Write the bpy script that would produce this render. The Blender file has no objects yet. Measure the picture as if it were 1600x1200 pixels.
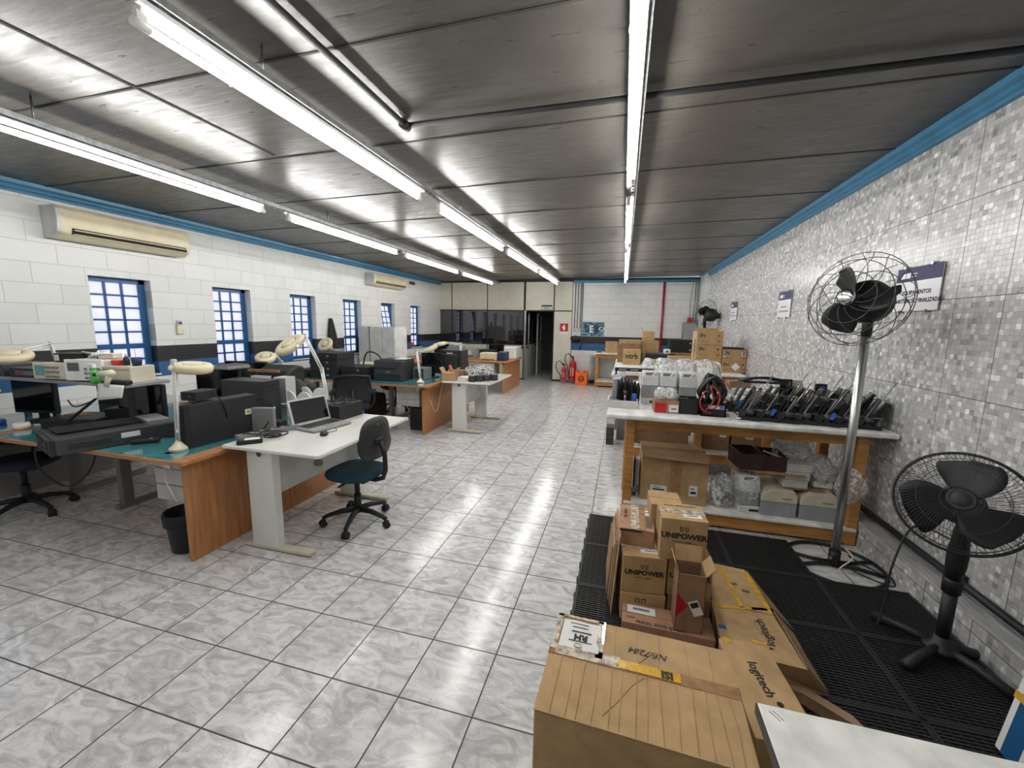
import bpy, bmesh, math, random
from mathutils import Vector, Matrix, Euler
random.seed(7)
PI = math.pi
SC = bpy.context.scene
COL = SC.collection

# ---------------------------------------------------------------- camera
cam = bpy.data.cameras.new('camera')
cam.sensor_width = 36.0
cam.lens = 637.584 / 1600 * 36.0
cam.clip_start = 0.05
camo = bpy.data.objects.new('camera', cam)
COL.objects.link(camo)
YAW, PITCH, ROLL = 0.2622, 0.1469, 0.0176
def cam_matrix():
    cy, sy, cp, sp = math.cos(YAW), math.sin(YAW), math.cos(PITCH), math.sin(PITCH)
    f = Vector((-sy*cp, cy*cp, -sp)); r = Vector((cy, sy, 0)); u = r.cross(f)
    cr, sr = math.cos(ROLL), math.sin(ROLL)
    X = cr*r + sr*u; Y = -sr*r + cr*u; Z = -f
    m = Matrix(((X.x, Y.x, Z.x, 0), (X.y, Y.y, Z.y, 0), (X.z, Y.z, Z.z, 1.6), (0, 0, 0, 1)))
    return m
camo.matrix_world = cam_matrix()
SC.camera = camo

# ---------------------------------------------------------------- light and exposure
SC.view_settings.view_transform = 'Standard'
SC.view_settings.look = 'None'
SC.view_settings.gamma = 1.0
SC.view_settings.use_curve_mapping = False
SC.view_settings.exposure = 0.80
W = bpy.data.worlds.new('daylight'); SC.world = W; W.use_nodes = True
wb = W.node_tree.nodes['Background']
wb.inputs[0].default_value = (0.86, 0.9, 1.0, 1); wb.inputs[1].default_value = 0.85
TUBE = 40.0      # emission of the fluorescent tubes

# ---------------------------------------------------------------- materials
MATS = {}
def newmat(name):
    m = bpy.data.materials.new(name); m.use_nodes = True
    nt = m.node_tree; b = nt.nodes['Principled BSDF']
    MATS[name] = m
    return m, nt, b
def L(nt, a, b): nt.links.new(a, b)
def node(nt, t, **k):
    n = nt.nodes.new(t)
    for a, v in k.items():
        if a.startswith('_'): n.inputs[a[1:].replace('_', ' ')].default_value = v
        else: setattr(n, a, v)
    return n
def math_n(nt, op, a, b=None, c=None):
    n = nt.nodes.new('ShaderNodeMath'); n.operation = op
    for i, v in enumerate((a, b, c)):
        if v is None: continue
        if isinstance(v, (int, float)): n.inputs[i].default_value = v
        else: L(nt, v, n.inputs[i])
    return n.outputs[0]
def mixc(nt, fac, a, b):
    n = nt.nodes.new('ShaderNodeMix'); n.data_type = 'RGBA'
    for i, v in ((0, fac), (6, a), (7, b)):
        if isinstance(v, (int, float)): n.inputs[i].default_value = v
        elif isinstance(v, tuple): n.inputs[i].default_value = (*v[:3], 1)
        else: L(nt, v, n.inputs[i])
    return n.outputs[2]
def ramp(nt, v, p0, p1, c0=(0, 0, 0), c1=(1, 1, 1)):
    n = nt.nodes.new('ShaderNodeValToRGB')
    n.color_ramp.elements[0].position = p0; n.color_ramp.elements[1].position = p1
    n.color_ramp.elements[0].color = (*c0, 1); n.color_ramp.elements[1].color = (*c1, 1)
    L(nt, v, n.inputs[0]); return n.outputs[0]
def M(name, col, rough=.5, metal=0, var=.06, vs=6, bump=0, bs=60, coat=0, stretch=None):
    m, nt, b = newmat(name)
    b.inputs['Roughness'].default_value = rough; b.inputs['Metallic'].default_value = metal
    b.inputs['Coat Weight'].default_value = coat
    tc = node(nt, 'ShaderNodeTexCoord'); vec = tc.outputs['Object']
    if stretch:
        mp = node(nt, 'ShaderNodeMapping'); mp.inputs['Scale'].default_value = stretch; L(nt, vec, mp.inputs[0]); vec = mp.outputs[0]
    n = node(nt, 'ShaderNodeTexNoise', _Scale=vs, _Detail=4.0); L(nt, vec, n.inputs['Vector'])
    d = tuple(max(0, c*(1-var*2.2)) for c in col); h = tuple(min(1, c*(1+var*2.2)) for c in col)
    L(nt, mixc(nt, ramp(nt, n.outputs[0], .3, .7), d, h), b.inputs['Base Color'])
    if bump:
        n2 = node(nt, 'ShaderNodeTexNoise', _Scale=bs, _Detail=3.0); L(nt, vec, n2.inputs['Vector'])
        bp = node(nt, 'ShaderNodeBump', _Strength=bump, _Distance=.01); L(nt, n2.outputs[0], bp.inputs['Height']); L(nt, bp.outputs[0], b.inputs['Normal'])
    return m
def emit(name, col, s):
    m, nt, b = newmat(name)
    b.inputs['Base Color'].default_value = (*col, 1); b.inputs['Emission Color'].default_value = (*col, 1); b.inputs['Emission Strength'].default_value = s
    return m

M('black', (.008, .008, .009), .55, bump=.15, bs=200)
M('black_gloss', (.006, .006, .008), .12)
M('screen', (.004, .005, .007), .1)
M('dark_plastic', (.018, .019, .021), .5, bump=.1, bs=150)
M('charcoal', (.04, .042, .045), .45, bump=.1, bs=120)
M('mid_grey', (.2, .205, .21), .45)
M('grey_metal', (.33, .34, .34), .42, .3)
M('light_grey', (.56, .56, .54), .4)
M('printer_grey', (.30, .31, .33), .38)
M('printer_light', (.66, .66, .65), .32)
M('cream', (.72, .66, .5), .4)
M('beige', (.62, .58, .46), .42)
M('aged_cream', (.68, .61, .42), .38, var=.05)
M('white', (.78, .78, .76), .4)
M('bright_white', (.85, .86, .86), .35)
M('white_laminate', (.74, .74, .70), .22, var=.03, vs=3, coat=.2)
M('old_white_top', (.76, .76, .725), .42, var=.11, vs=9, bump=.1, bs=40)
M('teal_top', (.05, .22, .24), .14, var=.1, vs=4, coat=.5)
M('wood', (.44, .19, .07), .38, var=.12, vs=3, stretch=(14, 14, 1.0), coat=.15)
M('wood_edge', (.40, .18, .065), .4, var=.1, vs=5, stretch=(1, 14, 14))
M('pine', (.46, .215, .055), .42, var=.12, vs=4, stretch=(1.5, 12, 12), coat=.1)
M('cardboard', (.42, .272, .128), .75, var=.07, vs=14, bump=.12, bs=90)
M('cardboard_dark', (.27, .155, .085), .78, var=.08, vs=14, bump=.12, bs=90)
M('cardboard_red', (.36, .20, .12), .75, var=.08, vs=12, bump=.12, bs=90)
M('cardboard_inner', (.28, .18, .10), .8, var=.08, vs=10)
M('tape_brown', (.34, .2, .1), .16, var=.1, vs=30, bump=.5, bs=30, coat=.6)
M('tape_clear', (.55, .46, .36), .07, var=.3, vs=40, bump=.8, bs=45, coat=1)
M('tape_yellow', (.62, .36, .04), .2, var=.1, vs=25, bump=.3, bs=40, coat=.4)
M('ink', (.02, .018, .018), .7)
M('ink_soft', (.12, .07, .045), .8)
M('ink_white', (.85, .85, .85), .6)
M('paper', (.78, .78, .76), .6, var=.03)
M('blue_paint', (.012, .085, .22), .32, var=.06)
M('cornice_blue', (.045, .19, .33), .35, var=.08, bump=.1)
M('blue', (.03, .12, .45), .4)
M('blue_dark', (.015, .03, .09), .5)
M('seat_teal', (.008, .045, .065), .85, bump=.5, bs=400)
M('seat_navy', (.01, .014, .04), .85, bump=.5, bs=400)
M('chrome', (.6, .6, .6), .12, 1)
M('steel', (.42, .43, .43), .28, .9, vs=3)
M('galvanised', (.4, .42, .42), .35, .7, var=.12, vs=30)
M('red', (.5, .015, .02), .3)
M('red_pipe', (.42, .012, .03), .4)
M('red_wire', (.35, .03, .01), .5)
M('orange', (.9, .16, .02), .4)
M('green', (.1, .55, .1), .35)
M('skin_amber', (.4, .2, .05), .2)
M('panel_cream', (.66, .645, .55), .38, var=.02)
M('door_white', (.66, .67, .62), .38)
M('purple_blue', (.03, .026, .10), .6)
M('sign_white', (.72, .72, .75), .3, var=.02)
M('crate_brown', (.045, .022, .02), .5)
M('exit_dark', (.02, .035, .02), .5)
M('fabric_dark', (.025, .018, .02), .9, bump=.4, bs=300)
M('mesh_black', (.015, .015, .017), .7, bump=.8, bs=500)
M('rubber', (.012, .012, .012), .65)
M('mat_black', (.013, .013, .014), .55, bump=.2, bs=90)
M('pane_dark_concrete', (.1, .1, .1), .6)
emit('tube_glow', (1.0, .985, .955), TUBE)

def glassy(name, col, rough, ior=1.45, alpha=None, trans=1.0):
    m, nt, b = newmat(name)
    b.inputs['Base Color'].default_value = (*col, 1); b.inputs['Roughness'].default_value = rough
    b.inputs['Transmission Weight'].default_value = trans; b.inputs['IOR'].default_value = ior
    if alpha is not None: b.inputs['Alpha'].default_value = alpha
    return m
glassy('glass', (.9, .95, .93), .02, 1.3)
glassy('lens', (.9, .92, .88), .05, 1.3)
# thin crumpled clear plastic
m, nt, b = newmat('plastic_film')
b.inputs['Base Color'].default_value = (.85, .86, .86, 1); b.inputs['Roughness'].default_value = .12
tc = node(nt, 'ShaderNodeTexCoord')
n = node(nt, 'ShaderNodeTexNoise', _Scale=22.0, _Detail=5.0); n.inputs['Distortion'].default_value = 1.5
L(nt, tc.outputs['Object'], n.inputs['Vector'])
L(nt, ramp(nt, n.outputs[0], .44, .66, (.22,)*3, (.85,)*3), b.inputs['Alpha'])
bp = node(nt, 'ShaderNodeBump', _Strength=.6, _Distance=.02); L(nt, n.outputs[0], bp.inputs['Height']); L(nt, bp.outputs[0], b.inputs['Normal'])
# heavier draped sheet with vertical folds
m, nt, b = newmat('draped_film')
b.inputs['Base Color'].default_value = (.80, .81, .79, 1); b.inputs['Roughness'].default_value = .14
tc = node(nt, 'ShaderNodeTexCoord'); mp = node(nt, 'ShaderNodeMapping'); mp.inputs['Scale'].default_value = (1, .6, .16); L(nt, tc.outputs['Object'], mp.inputs[0])
n = node(nt, 'ShaderNodeTexNoise', _Scale=26.0, _Detail=4.0); n.inputs['Distortion'].default_value = 1.2; L(nt, mp.outputs[0], n.inputs['Vector'])
L(nt, ramp(nt, n.outputs[0], .40, .62, (.30,)*3, (.92,)*3), b.inputs['Alpha'])
bp = node(nt, 'ShaderNodeBump', _Strength=.7, _Distance=.03); L(nt, n.outputs[0], bp.inputs['Height']); L(nt, bp.outputs[0], b.inputs['Normal'])
# frosted daylight pane
m, nt, b = newmat('frosted_pane')
out = nt.nodes['Material Output']
tr = node(nt, 'ShaderNodeBsdfTranslucent'); gl = node(nt, 'ShaderNodeBsdfGlossy'); gl.inputs['Roughness'].default_value = .25
mx = node(nt, 'ShaderNodeMixShader'); mx.inputs[0].default_value = .06
tc = node(nt, 'ShaderNodeTexCoord'); n = node(nt, 'ShaderNodeTexNoise', _Scale=5.0, _Detail=5.0); L(nt, tc.outputs['Object'], n.inputs['Vector'])
L(nt, mixc(nt, n.outputs[0], (.82, .8, .9), (.97, .97, 1)), tr.inputs[0])
L(nt, tr.outputs[0], mx.inputs[1]); L(nt, gl.outputs[0], mx.inputs[2]); L(nt, mx.outputs[0], out.inputs[0])

# floor tiles
TS = 1.6/4.7594
m, nt, b = newmat('floor_tile')
tc = node(nt, 'ShaderNodeTexCoord'); mp = node(nt, 'ShaderNodeMapping')
mp.inputs['Location'].default_value = (3.526*TS, -3.069*TS + TS*9, 0); L(nt, tc.outputs['Object'], mp.inputs[0])
br = node(nt, 'ShaderNodeTexBrick', offset=0.0, squash=1.0)
br.inputs['Scale'].default_value = 1; br.inputs['Brick Width'].default_value = TS; br.inputs['Row Height'].default_value = TS
br.inputs['Mortar Size'].default_value = .0036; br.inputs['Mortar Smooth'].default_value = .2
br.inputs['Color1'].default_value = (0, 0, 0, 1); br.inputs['Color2'].default_value = (1, 1, 1, 1); br.inputs['Mortar'].default_value = (.5, .5, .5, 1)
L(nt, mp.outputs[0], br.inputs['Vector'])
# each tile shifts the marbling
sh = node(nt, 'ShaderNodeVectorMath', operation='MULTIPLY_ADD'); L(nt, br.outputs['Color'], sh.inputs[0]); sh.inputs[1].default_value = (7, 5, 3); L(nt, mp.outputs[0], sh.inputs[2])
rt = node(nt, 'ShaderNodeMapping'); rt.inputs['Rotation'].default_value = (0, 0, .7); rt.inputs['Scale'].default_value = (1, 2.0, 1); L(nt, sh.outputs[0], rt.inputs[0])
n1 = node(nt, 'ShaderNodeTexNoise', _Scale=7.0, _Detail=8.0, _Roughness=.62); n1.inputs['Distortion'].default_value = 1.4; L(nt, rt.outputs[0], n1.inputs['Vector'])
n2 = node(nt, 'ShaderNodeTexNoise', _Scale=22.0, _Detail=6.0); n2.inputs['Distortion'].default_value = 2.5; L(nt, rt.outputs[0], n2.inputs['Vector'])
marb = mixc(nt, ramp(nt, n1.outputs[0], .36, .6), (.44, .44, .445), (.76, .76, .755))
vein = ramp(nt, math_n(nt, 'ABSOLUTE', math_n(nt, 'SUBTRACT', n2.outputs[0], .5)), .0, .035, (1, 1, 1), (0, 0, 0))
marb = mixc(nt, math_n(nt, 'MULTIPLY', vein, .35), marb, (.40, .40, .41))
L(nt, mixc(nt, br.outputs['Fac'], marb, (.05, .047, .045)), b.inputs['Base Color'])
L(nt, math_n(nt, 'ADD', math_n(nt, 'MULTIPLY', n1.outputs[0], .14), math_n(nt, 'ADD', math_n(nt, 'MULTIPLY', br.outputs['Fac'], .5), .10)), b.inputs['Roughness'])
n3 = node(nt, 'ShaderNodeTexNoise', _Scale=90.0, _Detail=3.0); L(nt, tc.outputs['Object'], n3.inputs['Vector'])
hh = math_n(nt, 'SUBTRACT', math_n(nt, 'MULTIPLY', n3.outputs[0], .08), br.outputs['Fac'])
bp = node(nt, 'ShaderNodeBump', _Strength=.35, _Distance=.003); L(nt, hh, bp.inputs['Height']); L(nt, bp.outputs[0], b.inputs['Normal'])
b.inputs['Specular IOR Level'].default_value = .6

# painted block wall, with the black and blue dado bands painted on it
def block_wall(name, axis, z1, z2, z3):
    m, nt, b = newmat(name)
    tc = node(nt, 'ShaderNodeTexCoord'); sp = node(nt, 'ShaderNodeSeparateXYZ'); L(nt, tc.outputs['Object'], sp.inputs[0])
    cb = node(nt, 'ShaderNodeCombineXYZ'); L(nt, sp.outputs[axis], cb.inputs[0]); L(nt, sp.outputs[2], cb.inputs[1])
    br = node(nt, 'ShaderNodeTexBrick', offset=.5); br.inputs['Scale'].default_value = 1
    br.inputs['Brick Width'].default_value = .40; br.inputs['Row Height'].default_value = .19
    br.inputs['Mortar Size'].default_value = .003; br.inputs['Mortar Smooth'].default_value = .4
    br.inputs['Color1'].default_value = (0, 0, 0, 1); br.inputs['Color2'].default_value = (1, 1, 1, 1)
    L(nt, cb.outputs[0], br.inputs['Vector'])
    n = node(nt, 'ShaderNodeTexNoise', _Scale=3.0, _Detail=7.0); L(nt, tc.outputs['Object'], n.inputs['Vector'])
    c = mixc(nt, br.outputs['Color'], (.68, .69, .675), (.73, .74, .725))
    c = mixc(nt, math_n(nt, 'MULTIPLY', ramp(nt, n.outputs[0], .5, .75), .35), c, (.56, .56, .54))
    c = mixc(nt, math_n(nt, 'MULTIPLY', br.outputs['Fac'], .6), c, (.36, .36, .34))
    zz = sp.outputs[2]
    blue = math_n(nt, 'MULTIPLY', math_n(nt, 'GREATER_THAN', zz, z1), math_n(nt, 'LESS_THAN', zz, z2))
    blk = math_n(nt, 'MULTIPLY', math_n(nt, 'GREATER_THAN', zz, z2), math_n(nt, 'LESS_THAN', zz, z3))
    c = mixc(nt, blue, c, (.025, .10, .24)); c = mixc(nt, blk, c, (.018, .018, .019))
    L(nt, c, b.inputs['Base Color'])
    b.inputs['Roughness'].default_value = .38
    n2 = node(nt, 'ShaderNodeTexNoise', _Scale=60.0, _Detail=5.0); L(nt, tc.outputs['Object'], n2.inputs['Vector'])
    h = math_n(nt, 'SUBTRACT', math_n(nt, 'MULTIPLY', n2.outputs[0], .35), br.outputs['Fac'])
    bp = node(nt, 'ShaderNodeBump', _Strength=.6, _Distance=.006); L(nt, h, bp.inputs['Height']); L(nt, bp.outputs[0], b.inputs['Normal'])
block_wall('block_side', 1, .90, 1.075, 1.265)
block_wall('block_far', 0, .90, 1.09, 1.29)
M('plain_white', (.68, .69, .67), .45, bump=.15)

# mosaic tile wall
m, nt, b = newmat('mosaic_tile')
tc = node(nt, 'ShaderNodeTexCoord'); sp = node(nt, 'ShaderNodeSeparateXYZ'); L(nt, tc.outputs['Object'], sp.inputs[0])
cb = node(nt, 'ShaderNodeCombineXYZ'); L(nt, math_n(nt, 'SUBTRACT', sp.outputs[1], 3.035-.328*20), cb.inputs[0]); L(nt, math_n(nt, 'SUBTRACT', sp.outputs[2], 1.79-.557*4), cb.inputs[1])
def grid(w, h, ms, smooth=.1):
    q = node(nt, 'ShaderNodeTexBrick', offset=0.0, squash=1.0); q.inputs['Scale'].default_value = 1
    q.inputs['Brick Width'].default_value = w; q.inputs['Row Height'].default_value = h; q.inputs['Mortar Size'].default_value = ms; q.inputs['Mortar Smooth'].default_value = smooth
    L(nt, cb.outputs[0], q.inputs['Vector']); return q
def cells(w, h):
    a = node(nt, 'ShaderNodeSeparateXYZ'); L(nt, cb.outputs[0], a.inputs[0])
    c = node(nt, 'ShaderNodeCombineXYZ')
    L(nt, math_n(nt, 'FLOOR', math_n(nt, 'DIVIDE', a.outputs[0], w)), c.inputs[0]); L(nt, math_n(nt, 'FLOOR', math_n(nt, 'DIVIDE', a.outputs[1], h)), c.inputs[1])
    wn = node(nt, 'ShaderNodeTexWhiteNoise', noise_dimensions='2D'); L(nt, c.outputs[0], wn.inputs['Vector']); return wn.outputs['Value']
wS, hS = .328/11, .557/19
big = grid(.328, .557, .0022); sm = grid(wS, hS, .0018, .3)
v1 = cells(wS, hS); v2 = cells(wS*2, hS*1); v3 = cells(wS/2, hS/2)
mixv = math_n(nt, 'ADD', math_n(nt, 'MULTIPLY', v1, .62), math_n(nt, 'ADD', math_n(nt, 'MULTIPLY', v2, .23), math_n(nt, 'MULTIPLY', v3, .15)))
rp = node(nt, 'ShaderNodeValToRGB'); L(nt, mixv, rp.inputs[0])
e = rp.color_ramp.elements; e[0].position = .12; e[0].color = (.27, .27, .275, 1); e[1].position = .93; e[1].color = (.90, .90, .89, 1)
for p, c in ((.3, (.43, .43, .435, 1)), (.6, (.51, .51, .505, 1)), (.74, (.57, .57, .56, 1))):
    q = e.new(p); q.color = c
c = mixc(nt, math_n(nt, 'MULTIPLY', sm.outputs['Fac'], .55), rp.outputs[0], (.33, .33, .33))
c = mixc(nt, big.outputs['Fac'], c, (.09, .085, .08))
L(nt, c, b.inputs['Base Color'])
nz = node(nt, 'ShaderNodeTexNoise', _Scale=1.6, _Detail=2.0); L(nt, tc.outputs['Object'], nz.inputs['Vector'])
L(nt, math_n(nt, 'ADD', math_n(nt, 'MULTIPLY', v1, .1), .2), b.inputs['Roughness'])
h = math_n(nt, 'SUBTRACT', math_n(nt, 'MULTIPLY', v1, .35), math_n(nt, 'ADD', math_n(nt, 'MULTIPLY', sm.outputs['Fac'], .6), big.outputs['Fac']))
bp = node(nt, 'ShaderNodeBump', _Strength=.5, _Distance=.004); L(nt, h, bp.inputs['Height']); L(nt, bp.outputs[0], b.inputs['Normal'])
M('ledge_tile', (.42, .42, .42), .35, var=.18, vs=5, stretch=(8, 1, 8))

# concrete ceiling slabs
m, nt, b = newmat('concrete_ceiling')
tc = node(nt, 'ShaderNodeTexCoord')
n1 = node(nt, 'ShaderNodeTexNoise', _Scale=1.3, _Detail=9.0, _Roughness=.65); n1.inputs['Distortion'].default_value = .6; L(nt, tc.outputs['Object'], n1.inputs['Vector'])
mp = node(nt, 'ShaderNodeMapping'); mp.inputs['Scale'].default_value = (1.2, 7, 1); L(nt, tc.outputs['Object'], mp.inputs[0])
n2 = node(nt, 'ShaderNodeTexNoise', _Scale=4.0, _Detail=7.0); L(nt, mp.outputs[0], n2.inputs['Vector'])
n4 = node(nt, 'ShaderNodeTexNoise', _Scale=160.0, _Detail=2.0); L(nt, tc.outputs['Object'], n4.inputs['Vector'])
c = mixc(nt, ramp(nt, n1.outputs[0], .35, .68), (.050, .044, .037), (.098, .089, .076))
c = mixc(nt, math_n(nt, 'MULTIPLY', ramp(nt, n2.outputs[0], .45, .62), .4), c, (.06, .054, .047))
c = mixc(nt, math_n(nt, 'MULTIPLY', ramp(nt, n4.outputs[0], .55, .75), .4), c, (.16, .15, .13))
L(nt, c, b.inputs['Base Color'])
L(nt, ramp(nt, n2.outputs[0], .3, .7, (.27,)*3, (.44,)*3), b.inputs['Roughness'])
b.inputs['Specular IOR Level'].default_value = .42
bp = node(nt, 'ShaderNodeBump', _Strength=.2, _Distance=.01); L(nt, n2.outputs[0], bp.inputs['Height']); L(nt, bp.outputs[0], b.inputs['Normal'])
M('joint', (.03, .027, .025), .8)
m, nt, b = newmat('dark_glass'); b.inputs['Base Color'].default_value = (.012, .012, .014, 1); b.inputs['Roughness'].default_value = .04; b.inputs['Specular IOR Level'].default_value = 1.0; b.inputs['IOR'].default_value = 1.6
# poster print
m, nt, b = newmat('poster_print')
tc = node(nt, 'ShaderNodeTexCoord'); n = node(nt, 'ShaderNodeTexNoise', _Scale=6.0, _Detail=6.0); n.inputs['Distortion'].default_value = 2; L(nt, tc.outputs['Object'], n.inputs['Vector'])
L(nt, ramp(nt, n.outputs[0], .42, .7, (.008, .03, .07), (.25, .55, .7)), b.inputs['Base Color']); b.inputs['Roughness'].default_value = .3

# ---------------------------------------------------------------- mesh helpers
def rotm(r): return Euler(r, 'XYZ').to_matrix()
class MB:
    def __init__(s): s.v = []; s.f = []; s.m = []; s.sm = []
    def add(s, vs, fs, m=0, smooth=False):
        o = len(s.v); s.v += [tuple(v) for v in vs]; s.f += [tuple(i+o for i in f) for f in fs]
        s.m += [m]*len(fs); s.sm += [smooth]*len(fs); return s
    def box(s, c, d, r=None, m=0):
        R = rotm(r) if r else None; vs = []
        for x in (-.5, .5):
            for y in (-.5, .5):
                for z in (-.5, .5):
                    p = Vector((x*d[0], y*d[1], z*d[2]))
                    if R: p = R @ p
                    vs.append(p + Vector(c))
        return s.add(vs, [(0, 1, 3, 2), (4, 6, 7, 5), (0, 4, 5, 1), (2, 3, 7, 6), (0, 2, 6, 4), (1, 5, 7, 3)], m)
    def bb(s, x0, x1, y0, y1, z0, z1, m=0): return s.box(((x0+x1)/2, (y0+y1)/2, (z0+z1)/2), (x1-x0, y1-y0, z1-z0), None, m)
    def cyl(s, p0, p1, r0, r1=None, n=14, m=0, smooth=True):
        r1 = r0 if r1 is None else r1
        p0, p1 = Vector(p0), Vector(p1); d = (p1-p0).normalized()
        u = d.orthogonal().normalized(); w = d.cross(u); vs = []
        for p, r in ((p0, r0), (p1, r1)):
            for i in range(n):
                a = 2*PI*i/n; vs.append(p + (u*math.cos(a) + w*math.sin(a))*r)
        s.add(vs, [(i, (i+1) % n, n+(i+1) % n, n+i) for i in range(n)], m, smooth)
        o = len(s.v)-2*n
        s.f += [tuple(o+i for i in reversed(range(n))), tuple(o+n+i for i in range(n))]; s.m += [m, m]; s.sm += [False, False]
        return s
    def tube(s, pts, r, n=6, closed=False, m=0):
        pts = [Vector(p) for p in pts]; N = len(pts); vs = []; u = None
        for i, p in enumerate(pts):
            a = pts[i-1] if (i or closed) else p; c = pts[(i+1) % N] if (i < N-1 or closed) else p
            d = (c-a).normalized() if (c-a).length > 1e-9 else Vector((0, 0, 1))
            if u is None: u = d.orthogonal().normalized()
            u = (u - d*u.dot(d)); u = u.normalized() if u.length > 1e-6 else d.orthogonal().normalized()
            w = d.cross(u); rr = r[i] if isinstance(r, (list, tuple)) else r
            vs += [p + (u*math.cos(2*PI*k/n) + w*math.sin(2*PI*k/n))*rr for k in range(n)]
        fs = []
        for i in range(N if closed else N-1):
            j = (i+1) % N
            fs += [(i*n+k, i*n+(k+1) % n, j*n+(k+1) % n, j*n+k) for k in range(n)]
        if not closed: fs += [tuple(reversed(range(n))), tuple((N-1)*n+k for k in range(n))]
        return s.add(vs, fs, m, True)
    def lathe(s, prof, o=(0, 0, 0), n=24, R=None, m=0, sy=1):
        vs = []; o = Vector(o)
        for r, z in prof:
            for i in range(n):
                a = 2*PI*i/n; p = Vector((r*math.cos(a), r*math.sin(a)*sy, z))
                if R is not None: p = R @ p
                vs.append(o+p)
        fs = []
        for j in range(len(prof)-1): fs += [(j*n+i, j*n+(i+1) % n, (j+1)*n+(i+1) % n, (j+1)*n+i) for i in range(n)]
        fs += [tuple(reversed(range(n))), tuple((len(prof)-1)*n+i for i in range(n))]
        return s.add(vs, fs, m, True)
    def prism(s, poly, axis, a0, a1, m=0):
        # poly = 2D points in the plane across the axis: x -> (y,z), y -> (x,z), z -> (x,y)
        def P(p, a): return {'x': (a, p[0], p[1]), 'y': (p[0], a, p[1]), 'z': (p[0], p[1], a)}[axis]
        n = len(poly); vs = [P(p, a0) for p in poly] + [P(p, a1) for p in poly]
        return s.add(vs, [(i, (i+1) % n, n+(i+1) % n, n+i) for i in range(n)] + [tuple(reversed(range(n))), tuple(n+i for i in range(n))], m)
    def sheet(s, fn, nu, nv, t=0, m=0, smooth=True):
        # surface fn(u,v) for u,v in 0..1; t gives thickness along -z of the local frame
        vs = [Vector(fn(i/nu, j/nv)) for i in range(nu+1) for j in range(nv+1)]; w = nv+1
        fs = [(i*w+j, (i+1)*w+j, (i+1)*w+j+1, i*w+j+1) for i in range(nu) for j in range(nv)]
        return s.add(vs, fs, m, smooth)
    def ellip(s, c, r, n=12, R=None, m=0):
        pr = [(math.sin(PI*i/n)*1.0, -math.cos(PI*i/n)) for i in range(n+1)]; vs = []; k = 2*n
        for a, z in pr:
            for i in range(k):
                p = Vector((max(a, .001)*math.cos(2*PI*i/k)*r[0], max(a, .001)*math.sin(2*PI*i/k)*r[1], z*r[2]))
                if R is not None: p = R @ p
                vs.append(Vector(c)+p)
        return s.add(vs, [(j*k+i, j*k+(i+1) % k, (j+1)*k+(i+1) % k, (j+1)*k+i) for j in range(n) for i in range(k)], m, True)
    def mesh(s, name, mats):
        me = bpy.data.meshes.new(name); me.from_pydata(s.v, [], s.f)
        for mm in mats: me.materials.append(MATS[mm])
        me.polygons.foreach_set('material_index', s.m); me.polygons.foreach_set('use_smooth', s.sm)
        bm = bmesh.new(); bm.from_mesh(me); bmesh.ops.recalc_face_normals(bm, faces=bm.faces); bm.to_mesh(me); bm.free()
        return me
def P(name, mb, mat, parent=None, bevel=0, loc=(0, 0, 0), rot=(0, 0, 0), seg=2, thick=0, sub=0, label=None):
    mats = [mat] if isinstance(mat, str) else list(mat)
    o = bpy.data.objects.new(name, mb.mesh(name, mats)); COL.objects.link(o)
    o.location = loc; o.rotation_euler = rot
    if parent is not None: o.parent = parent
    if thick:
        k = o.modifiers.new('thick', 'SOLIDIFY'); k.thickness = thick; k.offset = 0
    if bevel:
        k = o.modifiers.new('bevel', 'BEVEL'); k.width = bevel; k.segments = seg; k.limit_method = 'ANGLE'; k.angle_limit = .6; k.harden_normals = False
    if sub:
        k = o.modifiers.new('sub', 'SUBSURF'); k.levels = sub; k.render_levels = sub
    if label: o['label'] = label
    return o
def tag(o, label, cat, group=None, kind=None):
    o['label'] = label; o['category'] = cat
    if group: o['group'] = group
    if kind: o['kind'] = kind
    return o
def thing(name, label, cat, loc=(0, 0, 0), rz=0, group=None):
    o = bpy.data.objects.new(name, None); COL.objects.link(o); o.empty_display_size = .1
    o.location = loc; o.rotation_euler = (0, 0, rz) if isinstance(rz, (int, float)) else rz
    return tag(o, label, cat, group)
def struct(name, mb, mat, **k):
    o = P(name, mb, mat, **k); o['kind'] = 'structure'; return o
def one(name, mb, mat, label, cat, group=None, **k): return tag(P(name, mb, mat, **k), label, cat, group)
def dup(root, loc=None, rz=None, label=None, group=None):
    r = root.copy(); COL.objects.link(r)
    if loc is not None: r.location = loc
    if rz is not None: r.rotation_euler = (0, 0, rz) if isinstance(rz, (int, float)) else rz
    if label: r['label'] = label
    if group: r['group'] = group
    def rec(a, b):
        for ch in [x for x in bpy.data.objects if x.parent == a and not x.get('_d')]:
            c = ch.copy(); COL.objects.link(c); c.parent = b; rec(ch, c)
    kids = list(root.children)
    for ch in kids:
        c = ch.copy(); COL.objects.link(c); c.parent = r
        for g in list(ch.children):
            d = g.copy(); COL.objects.link(d); d.parent = c
    return r
FACE = {'F': lambda d, u, v, t: (u*d[0], -d[1]/2, v*d[2]), 'K': lambda d, u, v, t: (u*d[0], d[1]/2, v*d[2]),
        'L': lambda d, u, v, t: (-d[0]/2, u*d[1], v*d[2]), 'R': lambda d, u, v, t: (d[0]/2, u*d[1], v*d[2]), 'T': lambda d, u, v, t: (u*d[0], v*d[1], d[2])}
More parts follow.
